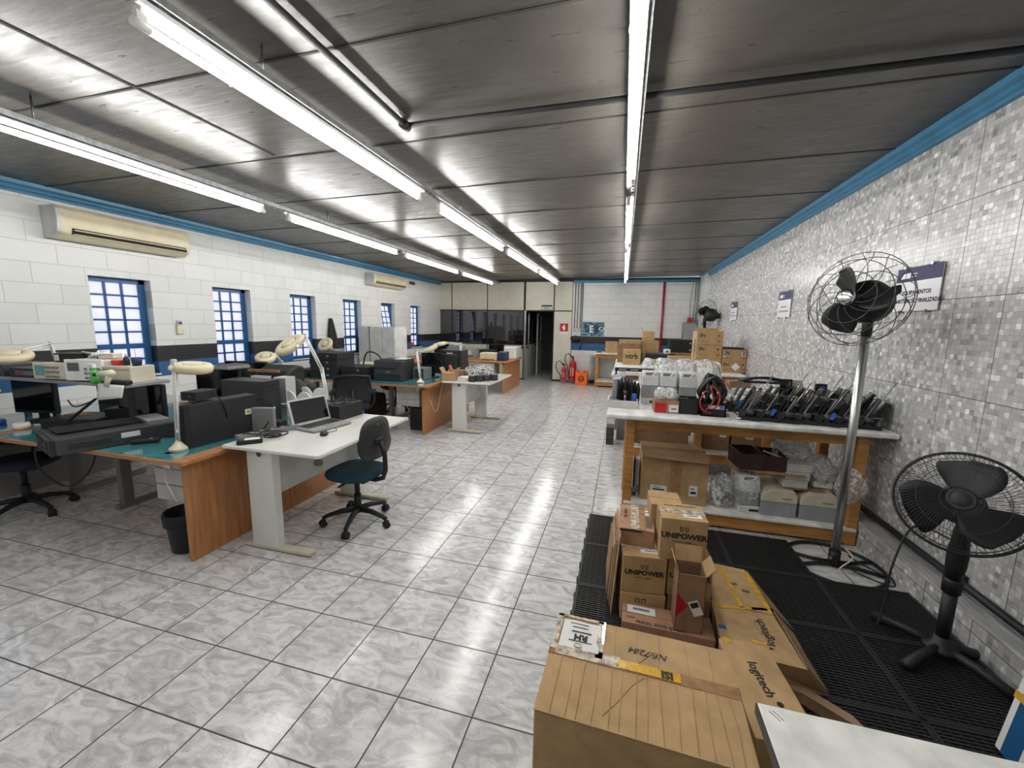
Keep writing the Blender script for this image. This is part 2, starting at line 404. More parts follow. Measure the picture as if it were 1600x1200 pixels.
def detail(root, d, name, face, u, v, w, h, mat, t=.004, n=1, du=0, dv=0, bevel=0):
    """a small raised detail (n repeats at steps du,dv) on a face of a box of size d standing on the origin"""
    mb = MB()
    for i in range(n):
        c = FACE[face](d, u+du*i, v+dv*i, t)
        if face in 'FK': s = (w*d[0], t, h*d[2])
        elif face in 'LR': s = (t, w*d[1], h*d[2])
        else: s = (w*d[0], h*d[1], t)
        mb.box(c, s)
    return P(name, mb, mat, root, bevel)
def dev(name, label, cat, d, loc, rz, mat, det=(), bevel=.004, group=None, prof=None, body='body'):
    """device: a shaped or boxy body plus details; prof = side outline as fractions (y,z)"""
    r = thing(name, label, cat, loc, rz, group)
    if prof: mb = MB().prism([(y*d[1], z*d[2]) for y, z in prof], 'x', -d[0]/2, d[0]/2)
    else: mb = MB().box((0, 0, d[2]/2), d)
    P(body, mb, mat, r, bevel)
    for q in det: detail(r, d, *q[:7], q[7], **(q[8] if len(q) > 8 else {}))
    return r
def txt(s, size, mat, parent, loc, rot, name='printed_text', ext=.0006, sx=1, align='CENTER', bold=0, shear=0):
    cu = bpy.data.curves.new('t', 'FONT'); cu.body = s; cu.size = size; cu.align_x = align; cu.align_y = 'CENTER'
    cu.extrude = ext; cu.offset = bold*size; cu.resolution_u = 2; cu.shear = shear
    t = bpy.data.objects.new('t', cu); COL.objects.link(t)
    dg = bpy.context.evaluated_depsgraph_get(); me = bpy.data.meshes.new_from_object(t.evaluated_get(dg))
    bpy.data.objects.remove(t); me.materials.clear(); me.materials.append(MATS[mat])
    o = bpy.data.objects.new(name, me); COL.objects.link(o)
    o.location = loc; o.rotation_euler = rot; o.scale = (sx, 1, 1); o.parent = parent
    return o
RF = (PI/2, 0, 0)            # text standing on a front (-Y) face
def arc(c, r, a0, a1, n, plane='xy', z=0):
    out = []
    for i in range(n+1):
        a = a0+(a1-a0)*i/n; p, q = c[0]+r*math.cos(a), c[1]+r*math.sin(a)
        out.append({'xy': (p, q, z), 'xz': (p, z, q), 'yz': (z, p, q)}[plane])
    return out
def cable(label, pts, r=.004, mat='rubber', name='cable', n=6, group=None):
    # smooth curve through the points
    P0 = [Vector(p) for p in pts]; out = []
    for i in range(len(P0)-1):
        a = P0[max(i-1, 0)]; b = P0[i]; c = P0[i+1]; d = P0[min(i+2, len(P0)-1)]
        for k in range(8):
            t = k/8; out.append(.5*((2*b)+(c-a)*t+(2*a-5*b+4*c-d)*t*t+(3*b-a-3*c+d)*t**3))
    out.append(P0[-1]); return one(name, MB().tube(out, r, n), mat, label, 'cable', group)
# ---------------------------------------------------------------- the room
XL, XR, YB, YF = -5.35, 1.87, -3.0, 11.45
ZL, ZR = 2.79, 2.88
def zc(x): return ZL + (x-XL)*(ZR-ZL)/(XR-XL)
struct('floor', MB().bb(-5.6, 2.1, YB-.2, 14.4, -.1, 0), 'floor_tile')
struct('ceiling', MB().prism([(XL-.25, zc(XL-.25)), (XR+.25, zc(XR+.25)), (XR+.25, 3.05), (XL-.25, 3.05)], 'y', YB-.2, 14.4), 'concrete_ceiling')
jm = MB()
y = -1.1; k = 0
while y < YF:
    jm.prism([(XL+.02, zc(XL)-.004), (XR-.02, zc(XR)-.004), (XR-.02, zc(XR)+.01), (XL+.02, zc(XL)+.01)], 'y', y-.007, y+.007)
    y += .9633
struct('trim_1', jm, 'joint')
struct('trim_2', MB().prism([(-2.62, zc(-2.62)-.004), (-2.60, zc(-2.6)-.004), (-2.60, zc(-2.6)+.01), (-2.62, zc(-2.6)+.01)], 'y', YB, 2.7), 'joint')
# left wall with its window openings
WY = [(3.02+1.3285*k, 3.60+1.3285*k) for k in range(-2, 6)]; WZ0, WZ1 = .94, 2.02
wl = MB(); edges = [YB-.2] + [e for p in WY for e in p] + [YF+.1]
for i in range(0, len(edges), 2): wl.bb(XL-.2, XL, edges[i], edges[i+1], 0, 2.79)
for a, c in WY: wl.bb(XL-.2, XL, a, c, 0, WZ0); wl.bb(XL-.2, XL, a, c, WZ1, 2.79)
struct('wall_left', wl, 'block_side')
struct('wall_right', MB().bb(XR, XR+.2, YB-.2, 10.55, 0, 2.88), 'mosaic_tile')
struct('wall_right', MB().bb(XR-.06, XR+.2, 10.55, YF+.1, 0, 2.875), 'plain_white')
struct('wall_back', MB().bb(XL-.2, XR+.2, YB-.2, YB, 0, 2.79), 'plain_white')
struct('wall_far', MB().bb(-1.38, XR+.2, YF, YF+.2, 0, 2.82), 'block_far')
# mosaic plinth with a stone-look ledge along the right wall
struct('baseboard_right', MB().bb(1.757, XR, YB, 10.5, 0, .185), 'mosaic_tile')
struct('trim_3', MB().bb(1.752, XR, YB, 10.5, .185, .20), 'ledge_tile', bevel=.003)
struct('baseboard_far', MB().bb(-1.36, XR-.1, YF-.012, YF, 0, .09), 'charcoal')
# blue cornices (stepped plaster moulding)
def cornice(n, x, s, y0, y1, zt):
    q = [(x, zt-.10), (x+s*.03, zt-.10), (x+s*.03, zt-.08), (x+s*.045, zt-.07), (x+s*.045, zt-.045), (x+s*.07, zt-.03), (x+s*.075, zt+.01), (x, zt+.01)]
    struct(n, MB().prism(q, 'y', y0, y1), 'cornice_blue')
cornice('trim_4', XL, 1, YB, YF-.02, zc(XL)); cornice('trim_5', XR, -1, YB, YF, zc(XR)-.005)
struct('trim_6', MB().bb(-1.37, XR-.08, YF-.05, YF, 2.72, 2.79), 'cornice_blue', bevel=.008)
struct('trim_7', MB().bb(-1.37, XR-.08, YF-.07, YF, 2.79, 2.835), 'joint')

# windows: blue steel lattice in a deep reveal
def window(i, a, c, tilt=False):
    fr = MB(); x = XL-.12; w = .035
    fr.bb(x-.02, x+.02, a, a+w, WZ0, WZ1); fr.bb(x-.02, x+.02, c-w-.03, c, WZ0, WZ1)
    fr.bb(x-.02, x+.02, a, c, WZ0, WZ0+.04); fr.bb(x-.02, x+.02, a, c, WZ1-.05, WZ1)
    zs = [WZ0+.04, WZ0+.19, WZ0+.34]
    fr.bb(x-.015, x+.015, a+w, c-w, WZ0+.185, WZ0+.20) if False else None
    up = WZ0+.33
    fr.bb(x-.018, x+.018, a+w, c-w, up-.03, up+.025)
    y0, y1 = a+w, c-w-.03
    for k in (1, 2): fr.bb(x-.012, x+.012, y0+(y1-y0)*k/3-.011, y0+(y1-y0)*k/3+.011, WZ0, up if tilt else WZ1-.04)
    fr.bb(x-.012, x+.012, y0, y1, WZ0+.165, WZ0+.185)
    rows = 5; h = (WZ1-.05-up-.025)/rows
    if not tilt:
        for k in range(1, rows): fr.bb(x-.012, x+.012, y0, y1, up+.025+h*k-.009, up+.025+h*k+.009)
    o = struct('window_%d' % i, fr, 'blue_paint', bevel=.002)
    P('window_pane', MB().bb(x-.006, x-.003, y0, y1, WZ0+.03, (up if tilt else WZ1-.04)), 'frosted_pane', o)
    if tilt:
        s = MB(); H = WZ1-.05-up-.025
        for k in range(rows+1): s.bb(-.01, .01, 0, y1-y0, H*k/rows-.009, H*k/rows+.009)
        for k in range(4): s.bb(-.01, .01, (y1-y0)*k/3-.009, (y1-y0)*k/3+.009, 0, H)
        q = P('tilting_sash', s, 'blue_paint', o, loc=(x+.07, y0, up+.03), rot=(0, -.16, 0))
        P('sash_pane', MB().bb(-.004, -.001, 0, y1-y0, 0, H), 'frosted_pane', q)
    P('window_sill', MB().bb(XL-.2, XL+.015, a-.01, c+.01, WZ0-.02, WZ0), 'plain_white', o, bevel=.004)
for i, (a, c) in enumerate(WY): window(i+1, a, c, i == 6)

# partition at the far end: cream panels, black joints, dark glass band, doorway to a corridor
PY = YF
pt = MB(); pj = MB(); pg = MB()
pt.bb(XL, -2.72, PY, PY+.05, 0, 1.0); pt.bb(XL, -2.72, PY, PY+.05, 1.965, 2.79)
pt.bb(-2.72, -1.90, PY, PY+.05, 1.97, 2.80); pt.bb(-1.90, -1.40, PY, PY+.05, 0, 2.80)
for x in (-4.965, -3.852): pj.bb(x-.012, x+.012, PY-.004, PY+.054, 0, 2.78)
pj.bb(-2.765, -2.71, PY-.01, PY+.06, 0, 2.80); pj.bb(-1.915, -1.885, PY-.006, PY+.056, 0, 2.80)
pj.bb(XL, -1.40, PY-.006, PY+.056, 1.955, 1.985); pj.bb(XL, -2.72, PY-.006, PY+.056, .985, 1.01); pj.bb(XL, -2.72, PY-.005, PY+.055, 0, .03); pj.bb(-1.9, -1.4, PY-.005, PY+.055, 0, .05)
pj.bb(XL, -1.38, PY-.03, PY+.07, 2.76, 2.83)
wp = struct('wall_partition', pt, 'panel_cream')
P('panel_joints', pj, 'black', wp)
P('dark_glazing', MB().bb(XL, -2.76, PY+.015, PY+.03, 1.01, 1.96), 'dark_glass', wp)
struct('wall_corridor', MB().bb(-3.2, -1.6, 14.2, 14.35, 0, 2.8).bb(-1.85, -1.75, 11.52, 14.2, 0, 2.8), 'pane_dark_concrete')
cp = MB().bb(-2.80, -2.75, 11.52, 14.2, 0, 1.0).bb(-2.80, -2.75, 11.52, 14.2, 1.97, 2.8)
wc = struct('wall_corridor', cp, 'panel_cream')
P('panel_joints', MB().bb(-2.805, -2.745, 12.6, 12.64, 0, 2.8).bb(-2.805, -2.745, 13.4, 13.44, 0, 2.8).bb(-2.805, -2.745, 11.52, 14.2, .985, 1.01).bb(-2.805, -2.745, 11.52, 14.2, 1.955, 1.98), 'black', wc)
P('dark_glazing', MB().bb(-2.785, -2.77, 11.52, 14.2, 1.01, 1.96), 'dark_glass', wc)
# the partition's glazed door, swung open towards the room
d = struct('door_1', MB().bb(-.02, .02, -.02, .78, .02, .97), 'door_white', loc=(-2.66, 11.38, 0), rot=(0, 0, .10))
d.location = (-2.69, 11.36, 0)
P('door_frame', MB().bb(-.025, .025, -.045, -.01, 0, 1.97).bb(-.025, .025, .76, .79, 0, 1.97).bb(-.025, .025, -.02, .78, .97, 1.0).bb(-.025, .025, -.02, .78, 1.93, 1.97), 'steel', d)
P('door_glass', MB().bb(-.006, .006, 0, .76, 1.0, 1.93), 'dark_glass', d)
P('door_handle', MB().cyl((-.09, .03, .93), (.09, .03, .93), .018).cyl((-.1, .03, .93), (-.07, .03, .93), .032).cyl((.1, .03, .93), (.07, .03, .93), .032), 'black', d)
d = struct('door_2', MB().bb(-.02, .02, 0, .7, .02, 1.0), 'door_white', loc=(-2.62, 12.75, 0), rot=(0, 0, .05))
P('door_frame', MB().bb(-.024, .024, -.02, .05, 0, 1.95).bb(-.024, .024, .65, .7, 0, 1.95).bb(-.024, .024, 0, .7, 1.86, 1.95).bb(-.024, .024, 0, .7, 1.0, 1.06), 'door_white', d)
P('door_glass', MB().bb(-.006, .006, .05, .65, 1.06, 1.86), 'dark_glass', d)
P('door_handle', MB().cyl((-.08, .05, .95), (.08, .05, .95), .018), 'black', d)

# ---------------------------------------------------------------- fluorescent lighting
def luminaire(label, x, z, y0, y1, group, side=1, dark=False):
    r = thing('fluorescent_light', label, 'light fixture', (x, y0, z), 0, group); n = y1-y0
    P('tube', MB().cyl((0, .05, 0), (0, n-.05, 0), .0145, n=12), 'tube_glow', r)
    for a, c in ((0, .055), (n-.055, n)): P('end_cap', MB().cyl((0, a, 0), (0, c, 0), .0165, n=12).bb(-.012, .012, a+.01, c-.01, 0, .04), 'white', r)
    hs = MB().prism([(-.010, .03), (.010, .03), (.02, .05), (.02, .058), (-.02, .058), (-.02, .05)], 'y', .02, n-.02)
    hs.prism([(side*.02, .052), (side*.042, .052), (side*.042, .07), (side*.02, .07)], 'y', 0, n)
    P('batten', hs, 'bright_white', r)
    for t in (.18, .82): P('tube_clip', MB().tube([(-.018, n*t, .03), (-.02, n*t, 0), (-.01, n*t, -.019), (.01, n*t, -.019), (.02, n*t, 0), (.018, n*t, .03)], .002), 'galvanised', r)
    return r
def rail(label, x, z, y0, y1, hang):
    r = thing('mounting_rail', label, 'ceiling rail', (x, y0, z), 0); n = y1-y0
    h = MB().bb(-.032, .032, 0, n, 0, .004).bb(-.022, -.018, 0, n, 0, .035).bb(.018, .022, 0, n, 0, .035); yy = .04
    while yy < n: h.bb(-.007, .007, yy, yy+.03, -.0012, .0002, 1); yy += .075
    P('channel', h, ['galvanised', 'black'], r)
    for t in hang: P('hanger', MB().cyl((0, t-y0, .004), (0, t-y0, zc(x)-z+.002), .005), 'steel', r)
ordn = ['second nearest', 'third nearest', 'farthest']
rows = [('left', -3.25, 2.58, [(1.13, 3.21), (3.47, 5.52), (5.72, 7.80), (8.0, 10.05)]),
        ('middle', -1.705, 2.62, [(1.18, 3.28), (3.61, 5.72), (5.92, 8.11), (8.26, 10.6)]),
        ('right', -.02, 2.64, [(1.30, 3.40), (3.81, 5.93), (6.22, 8.30), (8.42, 10.5)])]
for nm, x, z, seg in rows:
    for i, (a, c) in enumerate(seg):
        luminaire('lit fluorescent tube on the %s ceiling row, %s the camera' % (nm, ['longest-looking one nearest', 'second from', 'third from', 'farthest from'][i]), x, z, a, c, 'fluorescent tubes of the %s row' % nm, -1 if nm == 'left' else 1)
    rail('perforated steel rail holding the %s row of tubes' % nm, x+(.03 if nm != 'left' else -.03), z+.075, -1.6, 10.8, (-.5, 1.7, 4.1, 6.6, 9.0))
for nm, x, z in (('left', -3.25, 2.58), ('right', -.02, 2.64)):
    luminaire('lit fluorescent tube at the %s row end behind the viewer' % nm, x, z, -1.15, .93, 'fluorescent tubes of the %s row' % nm)
# black cable pipes under the ceiling
one('conduit_pipe', MB().tube([(-1.375, YB+.1, zc(-1.37)-.035), (-1.375, 2.46, zc(-1.37)-.035)], .016, 10).cyl((-1.375, 2.43, zc(-1.37)-.035), (-1.375, 2.49, zc(-1.37)-.035), .03), 'black', 'black cable pipe running front to back under the ceiling', 'pipe')
one('conduit_pipe', MB().tube([(-1.345, 2.47, zc(-1.34)-.035), (XR-.08, 2.52, zc(XR)-.04)], .016, 10), 'rubber', 'black cable pipe crossing under the ceiling to the mosaic wall', 'pipe')
one('conduit_pipe', MB().tube([(XR-.045, YB+.1, .262), (XR-.045, 10.3, .262)], .021, 10).bb(XR-.075, XR-.001, 2.6, 2.66, .235, .29).bb(XR-.075, XR-.001, 5.6, 5.66, .235, .29), 'black', 'black pipe along the mosaic wall above the grey ledge', 'pipe')

# ---------------------------------------------------------------- left wall: air conditioners and small things
def aircon(label, y0, y1, z0, z1):
    n = y1-y0; h = z1-z0
    r = thing('air_conditioner', label, 'air conditioner', (XL, (y0+y1)/2, z0), 0)
    q = [(0, 0), (.12, 0), (.2, .05*h/.3), (.215, .12*h/.3), (.21, .26*h/.3), (.18, h), (0, h)]
    P('housing', MB().prism(q, 'y', -n/2, n/2), 'aged_cream', r, bevel=.018, seg=3)
    P('end_panel', MB().prism([(0, 0), (.12, 0), (.205, .05), (.22, .14), (.215, h-.03), (.18, h+.004), (0, h+.004)], 'y', -n/2-.01, -n/2+.03), 'light_grey', r, bevel=.006)
    P('air_slot', MB().box((.198, .02, .07), (.05, n-.16, .045), (0, -.35, 0)), 'black', r)
    P('louvre', MB().box((.222, .02, .082), (.006, n-.18, .012), (0, -.5, 0)).box((.206, .02, .045), (.006, n-.18, .012), (0, -.7, 0)), 'aged_cream', r)
    P('grille_line', MB().bb(.213, .217, -n/2+.04, n/2-.03, .118, .122), 'beige', r)
aircon('big cream split air conditioner above the nearest blue window', 2.73, 3.95, 2.33, 2.62)
aircon('smaller cream split air conditioner high between the farther windows', 7.76, 9.12, 2.36, 2.61)
r = thing('remote_control', 'small remote in a wall holder right of the nearest window', 'remote control', (XL+.012, 3.87, 1.41))
P('holder', MB().bb(-.012, .022, -.04, .04, -.01, .09), 'cream', r, bevel=.004); P('handset', MB().bb(-.002, .017, -.028, .028, .02, .16), 'light_grey', r, bevel=.006); P('display', MB().bb(.017, .019, -.02, .02, .11, .14), 'charcoal', r)
one('hanging_jacket', MB().sheet(lambda u, v: (XL+.03+.03*math.sin(v*9)*(u), 6.60+(v-.5)*(.05+.26*u**.8)+.03*u, 1.64-.6*u), 12, 10), 'fabric_dark', 'dark jacket hanging on the wall beside the third window', 'jacket', thick=.03)
one('network_switch', MB().bb(XL+.001, XL+.05, 9.62, 9.85, 2.55, 2.62), 'charcoal', 'small dark box under the cornice past the second air conditioner', 'box', bevel=.004)

# ---------------------------------------------------------------- far wall fittings
r = thing('exit_sign', 'green and black exit sign above the corridor doorway', 'sign', (-2.1, PY-.008, 2.0))
P('plate', MB().bb(-.15, .15, -.006, .006, 0, .13), 'exit_dark', r); P('sign_panel', MB().bb(-.14, .14, -.008, -.005, .01, .085), 'paper', r)
txt('SAÍDA', .07, 'exit_dark', r, (0, -.0095, .047), RF, bold=.02)
r = thing('fire_sign', 'red extinguisher sign on the cream panel', 'sign', (-1.60, PY-.006, 1.32))
P('plate', MB().bb(-.125, .125, -.004, .004, 0, .32), 'paper', r); P('red_square', MB().bb(-.115, .115, -.007, -.003, .09, .31), 'red', r)
P('extinguisher_symbol', MB().bb(-.02, .03, -.009, -.006, .13, .24).prism([(-.06, .2), (-.02, .24), (-.02, .16)], 'y', -.009, -.006).bb(-.01, .02, -.009, -.006, .24, .28), 'ink_white', r)
def extinguisher(label, x, y, h, rr):
    r = thing('fire_extinguisher', label, 'fire extinguisher', (x, y, .05))
    P('cylinder', MB().lathe([(rr*.9, 0), (rr, .02), (rr, h*.75), (rr*.8, h*.86), (rr*.35, h*.93), (rr*.3, h)]), 'red', r)
    P('valve', MB().box((0, 0, h+.03), (.05, .05, .06)).box((-.03, 0, h+.07), (.12, .02, .015), (0, .3, 0)).box((-.03, 0, h+.045), (.1, .02, .012)), 'black', r, bevel=.003)
    P('hose', MB().tube([(-.02, 0, h+.04), (-.12, -.02, h+.14), (-.2, -.03, h+.1), (-.22, -.03, h-.05), (-.16, -.05, h-.16), (-rr-.01, -.03, h*.35), (-rr-.015, -.03, h*.15)], .012, 8), 'rubber', r)
    P('label', MB().lathe([(rr*1.01, h*.3), (rr*1.01, h*.62)], n=24), 'paper', r) if False else P('label', MB().prism([(-rr*.5, -rr*.92), (rr*.35, -rr*1.0), (rr*.35, -rr*.7), (-rr*.5, -rr*.7)], 'z', h*.25, h*.62), 'paper', r)
    P('stand', MB().tube(arc((0, 0), rr+.02, 0, 2*PI, 20, z=.06), .006, 6).tube([(-rr-.02, -.05, -.05), (-rr-.02, -.05, .06)], .006).tube([(rr+.02, -.05, -.05), (rr+.02, -.05, .06)], .006).tube([(0, rr+.02, -.05), (0, rr+.02, .06)], .006).bb(-rr-.02, rr+.02, -.06, -.045, -.015, 0), 'steel', r)
extinguisher('large red fire extinguisher by the cream panel', -1.30, 11.28, .62, .10)
extinguisher('smaller red fire extinguisher left of the large one', -1.53, 11.20, .42, .065)
r = thing('crate_box', 'orange box with a round black symbol on the floor by the extinguishers', 'box', (-1.02, 11.05, 0))
P('box', MB().bb(-.16, .16, -.15, .15, 0, .38), 'orange', r, bevel=.012); P('round_symbol', MB().lathe([(.08, 0), (.08, .003)], (0, -.151, .18), 20, Matrix.Rotation(PI/2, 3, 'X')), 'ink', r)
P('ring', MB().lathe([(.055, 0), (.055, .003)], (0, -.1535, .18), 20, Matrix.Rotation(PI/2, 3, 'X')), 'orange', r); P('figure', MB().box((0, -.158, .18), (.07, .003, .03)), 'ink', r)
P('lid_notches', MB().bb(-.11, -.06, -.153, -.149, .355, .384).bb(.06, .11, -.153, -.149, .355, .384), 'ink', r)
one('glass_panel', MB().box((-.70, 11.34, .40), (.30, .012, .78), (-.12, 0, 0)), 'glass', 'clear glass panel leaning on the far wall beside the orange box', 'glass panel')
one('metal_bar', MB().box((-.74, 11.24, .36), (.03, .03, .78), (0, .42, 0)), 'steel', 'grey metal bar leaning at an angle in front of the glass panel', 'bar')
pc = ['left', 'middle', 'right']
for i in range(3):
    r = thing('conduit_pipe', '%s of the three short grey pipes on the far wall' % ['leftmost', 'middle', 'rightmost'][i], 'pipe', (-1.315+i*.075, YF-.018, 1.5), 0, 'grey vertical pipes on the far wall')
    P('pipe', MB().cyl((0, 0, 0), (0, 0, 1.27), .013), 'mid_grey', r); P('outlet_box', MB().bb(-.03, .03, -.02, .018, -.09, 0), 'light_grey', r, bevel=.004)
one('conduit_pipe', MB().cyl((-1.12, YF-.018, 1.05), (-1.12, YF-.018, 2.75), .014), 'mid_grey', 'longest grey pipe, beside the poster on the far wall', 'pipe')
r = thing('cable_reel', 'black wall device with hanging cord under the grey pipes', 'device', (-1.27, YF-.01, 1.22))
P('body', MB().ellip((0, -.06, 0), (.14, .06, .085)), 'black', r); P('cord', MB().tube([(.12, -.05, 0), (.17, -.03, -.08), (.165, -.02, -.2), (.1, -.02, -.3)], .012, 6), 'black', r)
r = thing('poster', 'dark blue poster with white letters above the black band', 'poster', (-.80, YF-.004, 1.30))
P('print', MB().bb(-.29, .29, -.003, .003, 0, .38), 'poster_print', r)
txt('E', .26, 'ink_white', r, (-.05, -.005, .18), RF, bold=.03, sx=.8); txt('X', .2, 'ink', r, (.09, -.0052, .18), RF, bold=.04)
P('ring', MB().tube(arc((.22, .2), .055, 0, 2*PI, 20, 'xz', -.004), .008, 5, True), 'ink_white', r)
one('conduit_pipe', MB().cyl((.955, YF-.03, .95), (.955, YF-.03, 2.74), .026), 'red_pipe', 'dark red pipe running down the far wall', 'pipe')
r = thing('electrical_box', 'grey electrical cabinet in the far right corner', 'electrical box', (1.66, YF-.09, 1.0)); P('cabinet', MB().bb(-.2, .14, -.09, .09, 0, .70), 'mid_grey', r, bevel=.006); P('door', MB().bb(-.18, .12, -.096, -.088, .02, .68), 'grey_metal', r)
one('alarm_bell', MB().bb(-.05, .05, -.04, .04, 0, .13).cyl((0, -.04, .065), (0, -.07, .065), .04), 'red', 'small red box on top of the corner electrical cabinet', 'alarm box', loc=(1.60, YF-.14, 1.70), bevel=.006)
for i, x in enumerate((1.64, 1.70, 1.755)):
    one('conduit_pipe', MB().tube([(x-.02, YF-.12, 1.72), (x-.05*(i == 0), YF-.13, 2.2), (x, YF-.12, 2.72)], .008 if i == 0 else .016, 8), 'mid_grey', ['thin slack cable dropping in the far right corner', 'left of the two grey corner pipes', 'right of the two grey corner pipes'][i], 'pipe')

# ---------------------------------------------------------------- signs on the mosaic wall
def wall_sign(label, y0, y1, z0, z1, lines, clear):
    w = y1-y0; h = z1-z0
    r = thing('wall_sign', label, 'sign', (XR-.012, (y0+y1)/2, z0), -PI/2, 'white and purple signs on the mosaic wall')
    P('panel', MB().bb(-w/2, w/2, -.003, .003, 0, h), 'sign_white', r); P('header_band', MB().bb(-w/2, w/2, -.0045, -.002, h*.68, h), 'purple_blue', r)
    P('logo', MB().bb(-w*.27, -w*.17, -.006, -.004, h*.76, h*.88).prism([(-w*.40, h*.76), (-w*.33, h*.88), (-w*.29, h*.88), (-w*.29, h*.76), (-w*.33, h*.76)], 'y', -.006, -.004), 'ink_white', r)
    if clear:
        txt(lines[0], .038, 'ink', r, (0, -.0036, h*.42), RF, bold=.02); txt(lines[1], .038, 'ink', r, (0, -.0036, h*.23), RF, bold=.02, sx=.95)
    P('small_text_lines', MB().bb(-w*.14, -w*.02, -.006, -.004, h*.84, h*.86).bb(-w*.14, -w*.04, -.006, -.004, h*.78, h*.80), 'ink_white', r)
    if not clear: P('blurred_text_lines', MB().bb(-w*.25, w*.2, -.0045, -.003, h*.38, h*.44).bb(-w*.38, w*.38, -.0045, -.003, h*.21, h*.27), 'mid_grey', r)
    for sx in (-.3, .3):
        for zz in (-.004, h+.004): P('mount_stud', MB().cyl((sx*w, .012, zz), (sx*w, -.014, zz), .010, n=12), 'chrome', r)
wall_sign('nearest wall sign, lettered EQUIPAMENTOS MANUTENÇÃO FINALIZADA, behind the tall fan', 3.15, 3.58, 1.73, 2.02, ['EQUIPAMENTOS', 'MANUTENÇÃO FINALIZADA'], True)
wall_sign('middle wall sign with a purple header and two text lines', 5.50, 5.90, 1.73, 2.04, None, False)
wall_sign('farthest wall sign, seen edge-on beside the distant fan', 7.86, 8.28, 1.73, 2.04, None, False)
# ================================================================ furniture on the left
def wood_desk(label, x0, x1, y0, y1, z, legs=(), end='R', pedx=None, teal=True, front_gap=.02):
    """wood-edged worktop with an end panel of wood reaching the floor; double depth (two places face to face)"""
    r = thing('wooden_desk', label, 'desk', ((x0+x1)/2, (y0+y1)/2, 0)); w = x1-x0; d = y1-y0
    P('desk_top', MB().bb(-w/2, w/2, -d/2, d/2, z-.028, z), 'wood_edge', r, bevel=.004)
    if teal:
        P('top_surface', MB().bb(-w/2+.012, w/2-.10, -d/2+.012, d/2-.012, z-.004, z+.0012), 'teal_top', r)
    e = w/2-.11 if end == 'R' else -w/2+.11
    P('end_panel', MB().bb(e-.014, e+.014, -d/2+.08, d/2-.05, 0, z-.06), 'wood' if end == 'R' else 'mid_grey', r, bevel=.002)
    P('dark_gap_rail', MB().bb(e-.03, e+.004, -d/2+.1, d/2-.08, z-.06, z-.028), 'black', r)
    for (lx, ly, s) in legs:
        P('leg', MB().bb(lx-.028-(x0+x1)/2, lx+.028-(x0+x1)/2, ly-.04-(y0+y1)/2, ly+.04-(y0+y1)/2, .04, z-.03), 'mid_grey', r, bevel=.004)
        P('leg_foot', MB().bb(lx-.03-(x0+x1)/2, lx+.03-(x0+x1)/2, ly-(y0+y1)/2-(.08 if s > 0 else .55), ly-(y0+y1)/2+(.55 if s > 0 else .08), .0, .04), 'mid_grey', r, bevel=.004)
    return r
def pedestal(label, x, y, z0, h, n=3, w=.38, d=.42, rz=0):
    r = thing('drawer_pedestal', label, 'drawer unit', (x, y, z0), rz)
    P('body', MB().bb(-w/2, w/2, -d/2, d/2, 0, h), 'beige', r, bevel=.003)
    for i in range(n):
        P('drawer', MB().bb(-w/2+.004, w/2-.004, -d/2-.016, -d/2, h*i/n+.004, h*(i+1)/n-.004), 'light_grey', r, bevel=.002)
    P('lock', MB().cyl((w/2-.05, -d/2-.014, h-.05), (w/2-.05, -d/2-.022, h-.05), .009), 'steel', r)
    return r
def white_desk(label, x, y, w, d, z, grom=True):
    """long side along Y (w), depth d along X, aisle side = +X"""
    r = thing('white_desk', label, 'desk', (x, y, 0))
    P('desk_top', MB().bb(-d/2, d/2, -w/2, w/2, z-.026, z), 'white_laminate', r, bevel=.008)
    for s in (-1, 1):
        yy = s*(w/2-.10)
        l = P('leg', MB().bb(-d/2+.13, -d/2+.34, yy-.035, yy+.035, .03, z-.026), 'white_laminate', r, bevel=.006)
        P('screw_cap', MB().cyl((-d/2+.24, yy-.038, z-.06), (-d/2+.24, yy-.034, z-.06), .02, n=16), 'ink_soft', l)
        P('foot', MB().bb(-d/2+.06, d/2-.17, yy-.03, yy+.03, .008, .034).cyl((d/2-.19, yy, 0), (d/2-.19, yy, .01), .015).cyl((-d/2+.08, yy, 0), (-d/2+.08, yy, .01), .015), 'beige', r, bevel=.006)
    P('modesty_panel', MB().bb(-d/2+.22, -d/2+.238, -w/2+.13, w/2-.13, z-.40, z-.03), 'light_grey', r)
    if grom: P('cable_grommet', MB().cyl((d/2-.04, -w/2+.03, z-.055), (d/2-.005, -w/2+.03, z-.055), .022, n=16), 'ink_soft', r)
    return r
# near desks
wood_desk('near teal-topped desk with a wood end panel beside the waste bin', -4.40, -2.57, 1.79, 3.46, .72, ((-4.0, 2.33, 1), (-3.62, 3.0, 1)))
wood_desk('teal-topped desk at the far left, continuing behind the office chair', -5.3, -4.41, 1.76, 3.46, .72, ((-4.75, 2.4, 1),), end='L')
pedestal('white three-drawer pedestal hanging under the near teal desk', -2.93, 2.22, .33, .355)
white_desk('white desk with the open laptop, beside the teal-blue chair', -2.185, 2.62, 1.13, .77, .76)
# waste bin
r = thing('waste_bin', 'black waste bin on the floor against the near wood end panel', 'waste bin', (-2.87, 1.99, 0))
P('bucket', MB().lathe([(.085, 0), (.09, .005), (.115, .27), (.122, .27), (.122, .28), (.112, .28), (.088, .012), (.01, .011)], n=20), 'dark_plastic', r)
P('bin_liner', MB().lathe([(.124, .2), (.127, .27), (.12, .286), (.105, .27), (.10, .15), (.09, .06), (.01, .05)], n=20), 'black', r)

